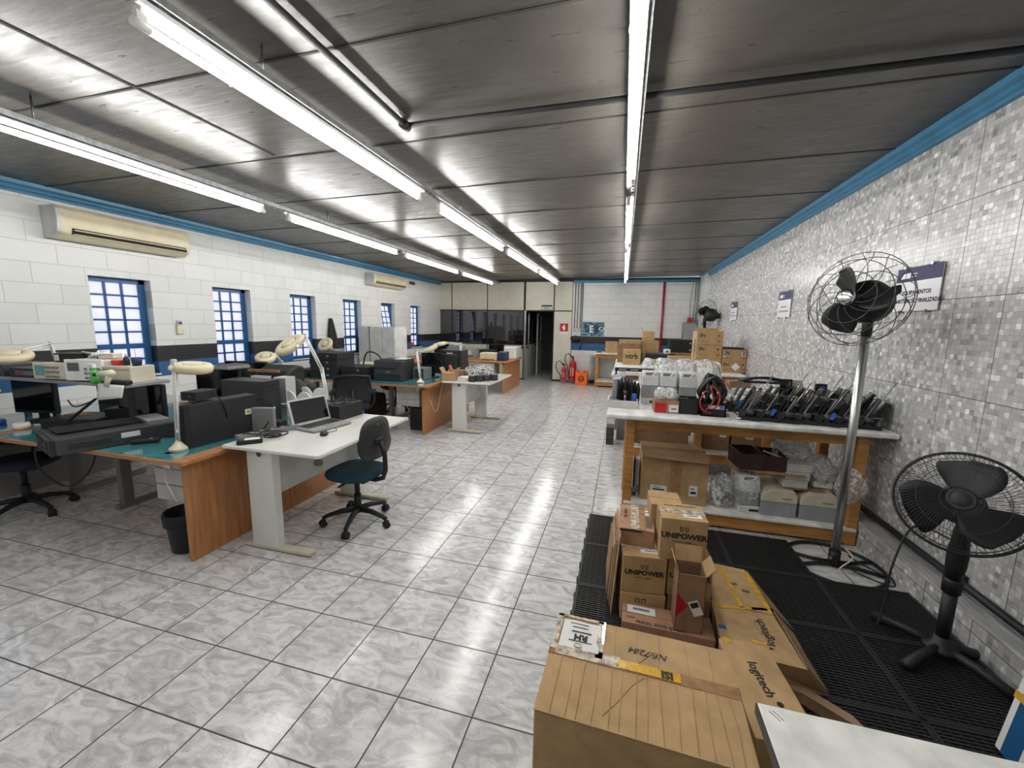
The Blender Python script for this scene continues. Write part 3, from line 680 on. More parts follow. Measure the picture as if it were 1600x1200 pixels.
# ---- office chair with a teal seat
def task_chair(label, x, y, rz, seat_mat, back='shell', group=None):
    r = thing('office_chair', label, 'chair', (x, y, 0), rz, group)
    for i in range(5):
        a = 2*PI*i/5+.35; c, s = math.cos(a), math.sin(a)
        leg = MB().tube([(c*.03, s*.03, .115), (c*.12, s*.12, .112), (c*.22, s*.22, .088), (c*.26, s*.26, .07)], [.024, .021, .017, .016], 8)
        l = P('base_leg', leg, 'black', r)
        t = a+.9*i; ct, st = math.cos(t), math.sin(t)
        q = P('caster', MB().cyl((c*.26-st*.024, s*.26+ct*.024, .026), (c*.26+st*.024, s*.26-ct*.024, .026), .026, n=14).ellip((c*.26, s*.26, .045), (.024, .024, .018), 6), 'rubber', l)
    P('gas_column', MB().cyl((0, 0, .09), (0, 0, .24), .028).cyl((0, 0, .24), (0, 0, .38), .02), 'black', r)
    P('seat_plate', MB().bb(-.09, .09, -.12, .14, .375, .395).cyl((.06, .0, .38), (.2, 0, .37), .008), 'black', r)
    def sq(u, v):
        a = 2*PI*v; e = .72; cx, cy = math.cos(a), math.sin(a)
        rx = abs(cx)**e*(1 if cx > 0 else -1); ry = abs(cy)**e*(1 if cy > 0 else -1); return rx, ry
    pr = [(.02, .395), (.8, .397), (.96, .41), (1, .43), (.97, .45), (.85, .462), (.5, .462), (.02, .455)]
    vs = []; n = 32
    for k, z in pr:
        for i in range(n):
            rx, ry = sq(0, i/n); vs.append((rx*.215*k, ry*.205*k, z))
    mb = MB(); mb.add(vs, [(j*n+i, j*n+(i+1) % n, (j+1)*n+(i+1) % n, (j+1)*n+i) for j in range(len(pr)-1) for i in range(n)] + [tuple(reversed(range(n))), tuple((len(pr)-1)*n+i for i in range(n))], 0, True)
    P('seat', mb, seat_mat, r)
    if back == 'shell':
        P('back_bar', MB().tube([(0, -.02, .385), (0, .18, .385), (0, .25, .41), (0, .275, .48), (0, .27, .60), (0, .235, .70)], .019, 8), 'black', r)
        P('adjuster_knob', MB().box((0, .215, .70), (.09, .05, .05)), 'black', r, bevel=.012)
        def bk(u, v):
            a = 2*PI*v; cx, cz = math.cos(a), math.sin(a); e = .7
            return (.19*abs(cx)**e*(1 if cx > 0 else -1), .165*abs(cz)**e*(1 if cz > 0 else -1))
        vs = []; pr = [(.02, .01), (.9, .006), (1, .022), (.97, .04), (.6, .045), (.02, .05)]
        for k, yy in pr:
            for i in range(n):
                bx, bz = bk(0, i/n); vs.append((bx*k*(1-.12*(bz > 0)), .15+yy+.35*(bx*k)**2*-1+.02, .72+bz*k))
        mb = MB(); mb.add(vs, [(j*n+i, j*n+(i+1) % n, (j+1)*n+(i+1) % n, (j+1)*n+i) for j in range(len(pr)-1) for i in range(n)] + [tuple(reversed(range(n))), tuple((len(pr)-1)*n+i for i in range(n))], 0, True)
        P('backrest', mb, 'dark_plastic', r)
        P('back_screw', MB().cyl((0, .212, .83), (0, .22, .83), .009, n=10), 'chrome', r)
    else:
        P('back_bar', MB().tube([(0, .05, .385), (0, .25, .39), (0, .3, .5), (0, .29, .7)], .02, 8), 'black', r)
        fr = [(x_, .26+.04*math.cos(z_*6), z_) for x_, z_ in ((-.2, .54), (-.23, .7), (-.21, .88), (0, .90), (.21, .88), (.23, .7), (.2, .54), (0, .52))]
        P('back_frame', MB().tube(fr, .016, 8, True), 'black', r)
        P('mesh_back', MB().sheet(lambda u, v: ((u-.5)*.42, .27+.03*math.sin(v*PI)*-1+.01, .54+.34*v), 8, 8), 'mesh_black', r, thick=.004)
        for s in (-1, 1):
            P('armrest', MB().tube([(s*.2, .05, .42), (s*.27, .06, .5), (s*.27, .06, .63)], .014, 8).box((s*.27, .0, .64), (.055, .26, .022)), 'black', r)
    return r
task_chair('office chair with dark teal seat pulled up to the white desk', -1.97, 2.66, -PI/2-.08, 'seat_teal')
task_chair('office chair with navy seat at the left photo edge, in shadow under the desk', -4.62, 2.02, 2.2, 'seat_navy', 'mesh')
task_chair('black mesh office chair in front of the drawer-like black boxes', -3.52, 4.75, PI+.6, 'seat_navy', 'mesh')
task_chair('black office chair behind the mesh chair, its casters left of the middle pedestal', -3.95, 6.55, PI/2+.3, 'seat_navy', 'shell')
task_chair('black office chair half hidden behind the cream organiser bins', -3.78, 4.15, PI+.6, 'seat_navy', 'shell')

# ---- lamps
def mag_lamp(label, base, elbow, head, nrm, R=.105, clamp=True, group=None, join=None):
    r = thing('magnifier_lamp', label, 'lamp', base, 0, group); B = Vector(base)
    e = Vector(elbow)-B; h = Vector(head)-B
    P('base', MB().lathe([(.055, 0), (.052, .02), (.03, .04), (.018, .055), (.012, .07)]), 'cream', r)
    if clamp: P('clamp', MB().bb(-.03, .03, -.085, -.072, -.10, .0).bb(-.03, .03, -.085, .0, -.006, .0), 'white', r, bevel=.004)
    def arm(nm, a, c):
        d = (c-a).normalized(); s = d.cross(Vector((0, 1, 0))).normalized() if abs(d.y) < .95 else Vector((1, 0, 0)); s *= .011
        P(nm, MB().tube([a+s, c+s], .0075, 6).tube([a-s, c-s], .0075, 6), 'white', r)
    arm('lower_arm', Vector((0, 0, .06)), e)
    P('joint', MB().box(e, (.03, .026, .045)), 'light_grey', r, bevel=.005)
    n = Vector(nrm).normalized(); R3 = n.to_track_quat('Z', 'X').to_matrix()
    # where the arm meets the head rim
    t = (e-h); t = t-n*t.dot(n)
    rim = h + (t.normalized()*R*1.12 if t.length > .02 else Vector((R, 0, 0)))
    if join is None: arm('upper_arm', e, rim)
    else:
        arm('upper_arm', e, Vector(join)-B); rim2 = Vector(join)-B; P('top_joint', MB().box(rim2, (.035, .03, .04)), 'light_grey', r, bevel=.005)
    P('springs', MB().tube([(0, .012, .07), (0, .012, .16)], .006, 6).tube([(.012, -.008, .07), (.012, -.008, .15)], .005, 6), 'steel', r)
    P('head_bracket', MB().tube([rim if join is None else rim2, h + t.normalized()*R*.95 if t.length > .02 else rim], .018, 8).ellip(rim, (.02, .02, .02), 6), 'cream', r)
    hd = MB().lathe([(R*.55, -.02), (R*.6, -.03), (R*.98, -.028), (R*1.06, -.008), (R*1.05, .012), (R*.93, .026), (R*.62, .028), (R*.55, .02), (R*.55, -.02)], h, 28, R3)
    hd.f = [f for f in hd.f if len(f) == 4]; hd.m = hd.m[:len(hd.f)]; hd.sm = hd.sm[:len(hd.f)]
    P('head', hd, 'aged_cream', r)
    P('lens', MB().lathe([(R*.56, -.006), (R*.57, .006)], h, 24, R3), 'lens', r)
    P('lamp_cover', MB().lathe([(R*.5, .018), (R*.5, .03), (R*.3, .034), (.01, .035)], h, 20, R3), 'aged_cream', r)
    return r
mag_lamp('cream lamp on a straight white arm clamped to the near wood desk corner', (-2.835, 1.97, .7212), (-2.82, 1.985, 1.31), (-2.78, 2.08, 1.27), (.12, -.02, 1), .105, True)
mag_lamp('largest cream magnifier lamp on a bent white arm behind the laptop', (-2.60, 3.15, .722), (-2.66, 3.15, 1.15), (-2.98, 3.13, 1.37), (-.2, -.55, .75), .135, False, join=(-2.83, 3.15, 1.46))
mag_lamp('cream magnifier lamp lying near the left photo edge above the grey instruments', (-4.62, 2.32, 1.135), (-4.62, 2.3, 1.36), (-4.40, 1.95, 1.30), (.2, -.1, 1), .12, False)
mag_lamp('small cream magnifier lamp in front of the hanging jacket', (-4.72, 5.95, .7212), (-4.86, 6.0, 1.20), (-4.74, 5.72, 1.21), (.0, -.7, .5), .12, False)
mag_lamp('cream lamp on a white arm at the front corner of the middle teal desk', (-2.82, 5.35, .7212), (-3.02, 5.62, 1.17), (-2.83, 5.72, 1.20), (-.4, -.3, 1), .1, True)
mag_lamp('lamp with a long level white arm above the middle monitors', (-2.52, 6.15, .7212), (-2.52, 6.15, 1.26), (-2.86, 6.1, 1.25), (-.2, -.1, 1), .1, True)
mag_lamp('cream magnifier lamp head behind the black printer, left of the second window', (-4.1, 4.0, .9), (-3.9, 3.95, 1.1), (-3.92, 3.75, 1.17), (.3, -.4, 1), .1, False)

# ---- computers and equipment on the near desks
vents = dict(n=9, dv=.035)
r = dev('desktop_computer', 'large black desktop computer on its side with a yellow sticker, behind the cream clamp lamp', 'computer', (.52, .11, .30), (-2.825, 2.26, .722), -PI/2*-1-.12 + 0, 'dark_plastic', [
    ('vent_line', 'F', -.42 if 0 else -.1, .2, .5, .006, 'black', .002, dict(n=12, dv=.045)),
    ('yellow_sticker', 'F', .36, .58, .1, .14, 'cream', .002), ('sticker_print', 'F', .36, .58, .05, .07, 'green', .003), ('front_bezel', 'F', -.46, .5, .07, .98, 'black', .006)], .006)
r.rotation_euler[2] = PI/2-.1
# seen broad side faces the aisle (+X)
dev('external_drive', 'small black box lying on top of the large black desktop computer', 'box', (.12, .17, .06), (-2.86, 2.16, 1.038), .1, 'black', [('indicator', 'F', .1, .5, .06, .1, 'light_grey', .002)], .004)
def monitor(label, x, y, z, w, h, rz, tilt=0, front=True, group=None, back='black'):
    r = thing('monitor', label, 'monitor', (x, y, z), rz, group)
    P('bezel', MB().bb(-w/2, w/2, -.018, .018, .07, .07+h), 'black', r, bevel=.006)
    P('screen', MB().bb(-w/2+.015, w/2-.015, -.0205, -.017, .085+.01, .07+h-.015), 'screen', r)
    P('back_cover', MB().prism([(-w*.3, .018), (w*.3, .018), (w*.2, .05), (-w*.2, .05)], 'z', .12, h*.9), back, r)
    P('neck', MB().bb(-.035, .035, .025, .05, .01, .2), 'black', r); P('stand_base', MB().lathe([(.11, 0), (.11, .008), (.04, .016)], (0, .03, 0), 24), 'black', r)
    return r
monitor('black monitor facing the aisle between the grey chassis and the clamp lamp', -3.80, 2.40, .722, .44, .27, .12)
monitor('dark monitor seen behind the black tray at the far left desk', -4.70, 2.20, .722, .38, .29, .2)
monitor('black monitor right behind the cream clamp lamp head', -3.62, 2.93, .722, .46, .38, .1)
monitor('wide black monitor below the second blue window', -3.72, 3.32, .83, .46, .27, .15)
dev('desktop_computer', 'grey flat computer case behind the clamp lamp arm', 'computer', (.30, .20, .17), (-3.50, 2.76, .722), .1, 'mid_grey', [('drive_slot', 'F', .1, .7, .6, .06, 'charcoal', .003)])
# long grey rack chassis overhanging the desk edge
r = thing('rack_chassis', 'long dark grey chassis lying across the teal desk, overhanging its front edge', 'computer chassis', (-3.50, 2.00, .722), 1.25)
P('case', MB().bb(-.31, .31, -.21, .21, 0, .105), 'charcoal', r, bevel=.005); P('loose_cover', MB().box((-.02, .04, .118), (.52, .20, .008), (.03, .02, .04)), 'black', r)
P('front_bezel', MB().bb(-.335, -.31, -.21, .21, .0, .105), 'dark_plastic', r, bevel=.004)
for i, (a, c, e, f) in enumerate(((-.16, -.03, .045, .09), (0, .07, .05, .09), (.09, .17, .03, .09), (-.16, .0, .01, .035), (.03, .16, .008, .022))): P('drive_bay', MB().bb(-.339, -.333, a, c, e, f), 'black', r)
P('handle_recess', MB().bb(-.25, -.05, -.214, -.208, .03, .07), 'dark_plastic', r, bevel=.003); P('white_label', MB().bb(.0, .10, -.214, -.209, .05, .085), 'paper', r)
P('drive_cage', MB().bb(.16, .29, -.16, .12, .105, .13), 'mid_grey', r)
dev('open_tray', 'black plastic tray with loose parts on the far left teal desk', 'tray', (.42, .30, .07), (-4.22, 2.25, .722), .3, 'black', [('tray_hollow', 'T', 0, 0, .92, .9, 'dark_plastic', .004), ('pink_part', 'T', -.2, .1, .25, .3, 'cardboard_red', .03)], .01)
one('small_roll', MB().lathe([(.045, 0), (.05, .02), (.045, .045), (.02, .045), (.02, .0)], n=20), 'bright_white', 'white dome-shaped piece on the far left teal desk', 'part', loc=(-4.50, 2.0, .722))
one('blue_roll', MB().lathe([(.07, 0), (.075, .015), (.07, .035), (.03, .035)], n=24), 'blue', 'blue round lid on the far left teal desk', 'lid', loc=(-4.86, 2.0, .722))
dev('open_box', 'black open box with a white knob behind the long chassis', 'box', (.2, .2, .13), (-4.02, 2.42, .722), .5, 'black', [('white_knob', 'T', 0, .2, .2, .2, 'bright_white', .04)], .004)
one('black_strip', MB().box((-3.90, 2.06, .90), (.26, .03, .012), (0, -.72, .5)), 'black', 'black strip sticking up at an angle from the long chassis', 'strip', bevel=.002)
dev('keyboard', 'dark keyboard lying behind the clamp lamp', 'keyboard', (.42, .15, .022), (-3.22, 2.24, .722), .35, 'dark_plastic', [('key_row', 'T', 0, -.32, .92, .14, 'black', .006, dict(n=4, dv=.2))], .003)
dev('docking_station', 'flat black device in front of the black monitor on the near teal desk', 'device', (.28, .2, .045), (-3.38, 2.56, .722), .4, 'black', [('port', 'F', -.3, .5, .08, .3, 'mid_grey', .003, dict(n=4, du=.2))], .006)
dev('handheld_scanner', 'small black gadget with cable at the end of the long chassis', 'device', (.16, .05, .03), (-3.21, 2.02, .722), .7, 'black', [('button', 'T', .2, 0, .1, .4, 'light_grey', .003)], .01)
dev('slatted_rack', 'dark slatted panel standing behind the long chassis', 'panel', (.55, .06, .26), (-4.42, 2.66, .722), .1, 'charcoal', [('slat', 'F', 0, .3, .94, .05, 'black', .02, dict(n=7, dv=.1))], .003)
# shelf carrying instruments
r = thing('instrument_shelf', 'long grey shelf raised over the left desk, carrying instruments', 'shelf', (-4.38, 2.17, .722), .03)
P('shelf_board', MB().bb(-.93, .99, -.15, .15, .375, .40), 'grey_metal', r, bevel=.003)
for x in (-.6, -.25, .62): P('shelf_support', MB().bb(x-.02, x+.02, .10, .13, 0, .375), 'blue_dark' if x < -.5 else 'charcoal', r)
SZ = 1.1225
def scope(label, x, y, rz, w, h, big):
    r = thing('oscilloscope', label, 'instrument', (x, y, SZ), rz)
    P('case', MB().bb(-w/2, w/2, -.13, .15, .012, h), 'light_grey' if big else 'beige', r, bevel=.008)
    P('front_frame', MB().bb(-w/2-.004, w/2+.004, -.145, -.125, .008, h+.004), 'beige' if not big else 'white', r, bevel=.006)
    P('screen', MB().bb(-w/2+.02, -w/2+.02+h*(.6 if not big else .5), -.15, -.143, h*.3 if not big else h*.5, h*.88), 'pane_dark_concrete' if big else 'teal_top', r, bevel=.003)
    kx = -w/2+.03+h*.75
    for i in range(4):
        for j in range(3): P('knob', MB().cyl((kx+i*.03, -.14, .03+j*.034), (kx+i*.03, -.157, .03+j*.034), .008, n=10), 'mid_grey', r)
    P('feet', MB().bb(-w/2+.02, -w/2+.05, -.1, -.07, 0, .012).bb(w/2-.05, w/2-.02, -.1, -.07, 0, .012).bb(-w/2+.02, w/2-.02, .08, .11, 0, .012), 'dark_plastic', r)
scope('beige oscilloscope with a green screen on the raised shelf', -4.12, 2.15, .15, .27, .125, False)
scope('light grey instrument with a dark square screen, right of the beige oscilloscope', -3.83, 2.18, .3, .26, .16, True)
dev('power_supply', 'black power supply box lying on top of the beige oscilloscope', 'power supply', (.2, .15, .065), (-4.08, 2.17, SZ+.13), .3, 'black', [('white_label', 'F', -.38, .5, .18, .7, 'light_grey', .002)], .003)
dev('rack_unit', 'flat black rack unit on the shelf left of the beige oscilloscope', 'equipment', (.34, .26, .07), (-4.44, 2.17, SZ), .1, 'dark_plastic', [('connector_panel', 'F', .05, .5, .75, .5, 'mid_grey', .004), ('red_port', 'F', -.2, .5, .2, .2, 'red', .006)], .003)
dev('rack_unit', 'wide black rack unit at the far left end of the raised shelf', 'equipment', (.5, .28, .09), (-4.92, 2.15, SZ), .05, 'charcoal', [('label_plate', 'F', .2, .55, .3, .4, 'light_grey', .003), ('lower_strip', 'F', 0, .15, .9, .12, 'black', .004)], .003)
one('cable_bundle', MB().tube([(-3.90+.08*math.sin(k*1.9), 2.20+.05*math.cos(k*2.6), SZ+.168+.02*math.sin(k*3.3)+.02) for k in range(22)], .009, 6), 'bright_white', 'tangled white cable on top of the light grey instrument', 'cable')
dev('small_box', 'small olive box on top of the light grey instrument', 'box', (.09, .07, .035), (-3.745, 2.20, SZ+.166), .2, 'cream', [('lid_line', 'F', 0, .7, 1, .06, 'ink_soft', .002)], .002)
r = dev('label_printer', 'beige box-like device at the right end of the raised shelf', 'device', (.24, .18, .12), (-3.55, 2.18, SZ), .12, 'beige', [('front_line', 'F', 0, .8, .95, .03, 'ink_soft', .002)], .005)
dev('red_box', 'small red box on top of the beige device', 'box', (.07, .05, .035), (-3.62, 2.16, SZ+.122), .1, 'red', [('lid', 'T', 0, 0, 1.02, 1.02, 'orange', .004)], .003)
r = thing('glue_bottle', 'dark bottle with a pointed white tip beside the small red box', 'bottle', (-3.55, 2.17, SZ+.122)); P('bottle', MB().lathe([(.02, 0), (.02, .045), (.012, .06), (.008, .065)], n=16), 'dark_plastic', r); P('tip', MB().lathe([(.008, .065), (.002, .10)], n=12), 'white', r)
r = thing('brush_pot', 'navy pot holding a thin brush on the beige device', 'pot', (-3.46, 2.18, SZ+.122)); P('pot', MB().lathe([(.026, 0), (.034, .06), (.03, .06), (.024, .005)], n=18), 'blue_dark', r); P('brush', MB().cyl((0, 0, .01), (-.01, 0, .12), .003), 'beige', r)
r = thing('spray_bottle', 'green spray bottle with a white nozzle at the shelf edge', 'bottle', (-3.66, 2.03, SZ)); P('bottle', MB().lathe([(.026, 0), (.028, .03), (.02, .08), (.012, .10)], n=16), 'green', r); P('trigger', MB().box((0, -.01, .125), (.06, .022, .03)).box((-.02, -.02, .105), (.01, .01, .04), (0, .3, 0)), 'bright_white', r, bevel=.004)
r = thing('heat_gun', 'cream hot-air gun hanging over the shelf edge', 'tool', (-3.50, 2.01, SZ+.01)); P('barrel', MB().tube([(-.08, 0, .06), (.05, 0, .075)], [.018, .026], 10), 'cream', r); P('grip', MB().tube([(.03, 0, .07), (.0, -.01, -.02)], [.02, .016], 8), 'cream', r); P('nozzle', MB().cyl((-.08, 0, .06), (-.13, 0, .055), .012), 'black', r)
dev('tool_case', 'black tool with a coiled lead on the beige shelf paper', 'tool', (.16, .05, .03), (-3.44, 2.05, SZ), .1, 'black', [('switch', 'T', .2, 0, .1, .5, 'mid_grey', .003)], .008)
one('paper_sheet', MB().sheet(lambda u, v: (-3.60+.26*u, 2.01-.02*v, SZ+.003-.12*v*(1-.3*u)), 8, 4), 'paper', 'white paper hanging down over the front of the shelf', 'paper', thick=.0015)
dev('document_tray', 'grey wire tray on the wall side right of the raised shelf', 'tray', (.18, .22, .02), (-3.42, 2.9, 1.155), 0, 'grey_metal', [('wire', 'T', -.4, 0, .03, 1, 'steel', .03, dict(n=5, du=.2))], .001)
bpy.data.objects.remove(bpy.data.objects['document_tray'].children[0]) if 0 else None
one('backing_board', MB().box((-4.02, 3.20, .87), (.40, .02, .30), (0, 0, .1)), 'paper', 'white board standing behind the clamp lamp under the window', 'panel')
# right part of the near desks
r = dev('tower_computer', 'tall grey and black tower computer behind the power strip', 'computer', (.42, .19, .36), (-3.11, 2.80, .722), .05, 'charcoal', [
    ('front_panel', 'R', 0, .5, .98, .98, 'dark_plastic', .004), ('drive_slot', 'R', 0, .88, .8, .05, 'black', .007, dict(n=2, dv=-.12)), ('power_ring', 'R', .1, .32, .08, .08, 'light_grey', .012)], .006)
dev('inkjet_printer', 'black printer with glossy paper in its tray, in front of the second window', 'printer', (.36, .3, .20), (-3.30, 3.30, .95), .1, 'black', [('open_lid', 'F', -.1, .8, .9, .12, 'cardboard_dark', .03), ('glossy_paper', 'F', -.2, .42, .5, .25, 'bright_white', .05)], .02, prof=[(-.5, 0), (.5, 0), (.5, .9), (.2, 1), (-.3, .75), (-.5, .3)])
dev('printer_stand', 'grey equipment case under the black printer', 'equipment', (.42, .36, .225), (-3.32, 3.27, .722), .1, 'mid_grey', [('panel_line', 'F', 0, .5, .95, .02, 'charcoal', .003)])
bpy_bag = one('black_bag', MB().ellip((-3.02, 3.22, .88), (.11, .10, .16), 10), 'black', 'slumped black bag right of the black printer', 'bag')
dev('grey_case', 'light grey metal case behind the tower computer', 'case', (.13, .12, .36), (-2.98, 3.04, .722), .05, 'light_grey', [('case_edge', 'F', 0, .5, .9, .94, 'grey_metal', .003)])
dev('silver_panel', 'silver-grey flat box between the black desktop computer and the tower', 'box', (.17, .03, .2), (-2.67, 2.50, .722), .3, 'grey_metal', [('inner_face', 'F', 0, .5, .88, .88, 'mid_grey', .002)])
# cream organiser with waved rims
r = thing('organiser_bins', 'cream plastic organiser with rounded cut-outs behind the laptop', 'organiser', (-2.90, 3.10, .722), .0)
pf = [(-.25, 0), (.25, 0), (.25, .15)]
for k in range(1, 36):
    t = k/36; pf.append((.25-.5*t, .165+.075*abs(math.sin(t*3*PI))**.6))
pf += [(-.25, .165)]
P('front_rim', MB().prism(pf, 'y', -.11, -.095), 'white', r, bevel=.003); P('back_rim', MB().prism([(a, b_*1.04) for a, b_ in pf], 'y', .085, .10), 'white', r, bevel=.003)
P('side_wall', MB().bb(-.25, -.235, -.1, .09, 0, .17), 'white', r); P('side_wall', MB().bb(.235, .25, -.1, .09, 0, .17), 'white', r)
for x in (-.08, .08): P('divider', MB().bb(x-.004, x+.004, -.1, .09, 0, .15), 'light_grey', r)
P('bin_floor', MB().bb(-.25, .25, -.1, .09, 0, .01), 'white', r); P('front_lip', MB().bb(-.26, .26, -.13, -.108, .11, .125), 'white', r, bevel=.004)
# laptop
r = thing('laptop', 'open silver laptop on the white desk', 'laptop', (-2.27, 2.67, .7605), 1.38)
P('laptop_base', MB().bb(-.175, .175, -.12, .12, .004, .022), 'grey_metal', r, bevel=.004); P('keyboard_deck', MB().bb(-.155, .155, -.03, .095, .0215, .0235), 'black', r); P('touchpad', MB().bb(-.045, .045, -.105, -.045, .0215, .0232), 'mid_grey', r)
lid = P('laptop_lid', MB().bb(-.175, .175, -.006, .006, 0, .205), 'light_grey', r, bevel=.003, loc=(0, .122, .02), rot=(-.28, 0, 0)); P('screen', MB().bb(-.158, .158, -.0085, -.0055, .018, .192), 'screen', lid)
P('rubber_feet', MB().bb(-.15, .15, -.1, -.09, 0, .004).bb(-.15, .15, .09, .1, 0, .004), 'rubber', r)
r = thing('mouse', 'black computer mouse beside the laptop', 'mouse', (-2.095, 2.47, .7605), .5); P('shell', MB().ellip((0, 0, .012), (.03, .048, .018), 8), 'black', r); P('wheel', MB().cyl((-.004, -.02, .028), (.004, -.02, .028), .006), 'mid_grey', r)
cable('thin black mouse cable curling to the laptop', [(-2.11, 2.52, .765), (-2.09, 2.60, .764), (-2.15, 2.66, .764), (-2.2, 2.70, .764)], .0022)
r = dev('psu_box', 'black box with a round fan grille and wires on the white desk corner', 'power supply', (.20, .30, .125), (-2.36, 3.02, .761), -.05, 'black', [('white_label', 'F', -.25, .45, .3, .3, 'light_grey', .003), ('screw', 'F', -.4, .88, .02, .03, 'chrome', .003, dict(n=3, du=.35))], .003)
P('fan_grille', MB().tube(arc((0, -.04), .07, 0, 2*PI, 24, z=.138), .003, 5, True).tube(arc((0, -.04), .045, 0, 2*PI, 20, z=.138), .003, 5, True).box((0, -.04, .137), (.15, .006, .004)).box((0, -.04, .137), (.006, .15, .004)), 'steel', r)
one('wire_loops', MB().tube([(-2.36+.09*math.sin(k*1.3), 3.02+.11*math.cos(k*1.7), .905+.018*math.sin(k*2.1)) for k in range(26)], .0035, 5), 'rubber', 'loose black wires lying on the black power box', 'wires')
dev('power_strip', 'grey power strip with plugs along the back of the white desk', 'power strip', (.06, .42, .035), (-2.49, 2.36, .761), -.35, 'mid_grey', [('socket', 'T', 0, -.35, .6, .1, 'black', .004, dict(n=5, dv=.17))], .004)
dev('power_adapter', 'black adapter with a white label at the white desk corner', 'adapter', (.06, .15, .03), (-2.42, 2.14, .761), -.8, 'black', [('white_label', 'T', 0, .1, .8, .6, 'paper', .001)], .005)
dev('small_ups', 'small black box with blue plugs in front of the tower computer', 'box', (.16, .10, .07), (-2.70, 2.62, .722), .2, 'black', [('blue_plug', 'T', -.2, 0, .2, .5, 'blue_dark', .03)], .004)
for i, (n, pts) in enumerate((
    ('thick black cable looping from the power strip to the adapter', [(-2.62, 2.30, .78), (-2.52, 2.22, .80), (-2.44, 2.30, .775), (-2.36, 2.36, .766), (-2.40, 2.44, .767), (-2.47, 2.30, .80), (-2.42, 2.18, .785)]),
    ('black cable coiled near the white desk adapter', [(-2.40, 2.27, .766)] + [(-2.38+.06*math.cos(k), 2.29+.05*math.sin(k), .766+.002*k) for k in range(1, 14)]),
    ('black cable rising in front of the tower computer', [(-2.66, 2.45, .73), (-2.62, 2.52, .85), (-2.66, 2.58, .96), (-2.74, 2.55, .98), (-2.8, 2.5, .93)]),
    ('black cable draped down the face of the large desktop computer', [(-2.86, 2.2, 1.10), (-2.80, 2.22, 1.07), (-2.765, 2.26, .98), (-2.768, 2.28, .88)]),
    ('black cable behind the laptop hinge', [(-2.52, 2.55, .766), (-2.46, 2.62, .766), (-2.44, 2.74, .766), (-2.49, 2.82, .766)]),
    ('black cable hanging in a loop under the left desk edge', [(-3.75, 1.80, .73), (-3.83, 1.75, .70), (-3.86, 1.78, .52), (-3.75, 1.85, .40), (-3.6, 1.9, .52), (-3.58, 1.95, .69)]),
    ('black cable strung behind the far left desk', [(-5.1, 2.6, .80), (-4.9, 2.55, .76), (-4.7, 2.6, .84), (-4.62, 2.66, .90)]))):
    cable(n, pts, .0045 if i < 5 else .006)
cable('thin white cord hanging from the near clamp lamp', [(-2.82, 1.87, .62), (-2.78, 1.83, .58), (-2.755, 1.84, .5), (-2.74, 1.86, .42)], .003, 'white')

# ================================================================ middle group
wood_desk('middle teal-topped desk carrying the dark grey printer', -4.95, -2.57, 5.06, 6.95, .72, ((-4.15, 5.75, 1), (-3.55, 5.75, 1), (-4.85, 5.6, 1)))
pedestal('white drawer pedestal under the middle teal desk', -3.02, 5.55, .36, .325)
r = white_desk('white desk piled with silver-wrapped pieces, in the middle of the room', -2.13, 5.96, 1.15, .74, .76, False)
P('desk_end_panel', MB().bb(-.37, .35, -.57, -.56, .735, .752), 'beige', r)
def black_case(label, x, y, z, w=.46, d=.42, h=.095, rz=0, group='flat black equipment boxes on the middle desk'):
    return dev('equipment_box', label, 'equipment box', (w, d, h), (x, y, z), rz, 'black', [('latch', 'F', .15, .5, .08, .28, 'mid_grey', .006), ('seam', 'F', 0, .93, .98, .03, 'dark_plastic', .003)], .004, group)
for k in range(4): black_case('flat black box, %s in the tall stack of four' % ['bottom one', 'second up', 'third up', 'topmost'][k], -4.40+.01*(k % 2), 5.45, .722+k*.098, .50)
for k in range(2): black_case('flat black box, %s of the pair left of the dark grey printer' % ['lower', 'upper'][k], -3.88, 5.48, .722+k*.098, .46)
black_case('flat black box lying alone at the left end of the middle desk', -4.86+.03, 5.4, .722, .30, .36, .075)
black_case('thin dark box on top of the lone black box at the left end', -4.82, 5.45, .80, .28, .3, .03)
dev('grey_cabinet_box', 'dark grey upright box behind the tall black stack', 'box', (.3, .25, .40), (-4.72, 5.85, .722), 0, 'mid_grey', [('front_face', 'F', 0, .5, .9, .94, 'grey_metal', .003)])
dev('laser_printer', 'dark grey multifunction printer on the teal desk', 'printer', (.46, .42, .30), (-3.36, 5.55, .722), .05, 'charcoal', [
    ('paper_slot', 'F', -.1, .62, .75, .08, 'black', .004), ('paper_tray', 'F', 0, .18, .9, .3, 'dark_plastic', .008), ('maker_plate', 'F', .0, .44, .12, .03, 'light_grey', .003),
    ('control_panel', 'T', -.25, -.35, .4, .16, 'black', .012), ('scanner_lid', 'T', .05, .1, .88, .7, 'charcoal', .03), ('paper_stack', 'T', .3, .05, .35, .6, 'paper', .045)], .012)
dev('grey_device', 'grey box between the dark grey printer and the monitor', 'device', (.18, .26, .18), (-2.99, 5.75, .722), 0, 'mid_grey', [('front_face', 'F', 0, .5, .85, .85, 'charcoal', .003)])
r = dev('typewriter_base', 'cream rounded machine behind the black boxes', 'machine', (.42, .34, .20), (-4.12, 6.05, .722), 0, 'aged_cream', [('socket_plate', 'F', .0, .5, .12, .3, 'white', .004)], .04, prof=[(-.5, 0), (.5, 0), (.5, .8), (.1, 1), (-.35, .7), (-.5, .3)])
r = thing('white_bottle', 'small white bottle in front of the grey cabinet', 'bottle', (-3.72, 6.1, .722)); P('bottle', MB().lathe([(.04, 0), (.042, .08), (.02, .10)], n=16), 'white', r); P('cap', MB().lathe([(.018, .10), (.018, .13)], n=12), 'bright_white', r)
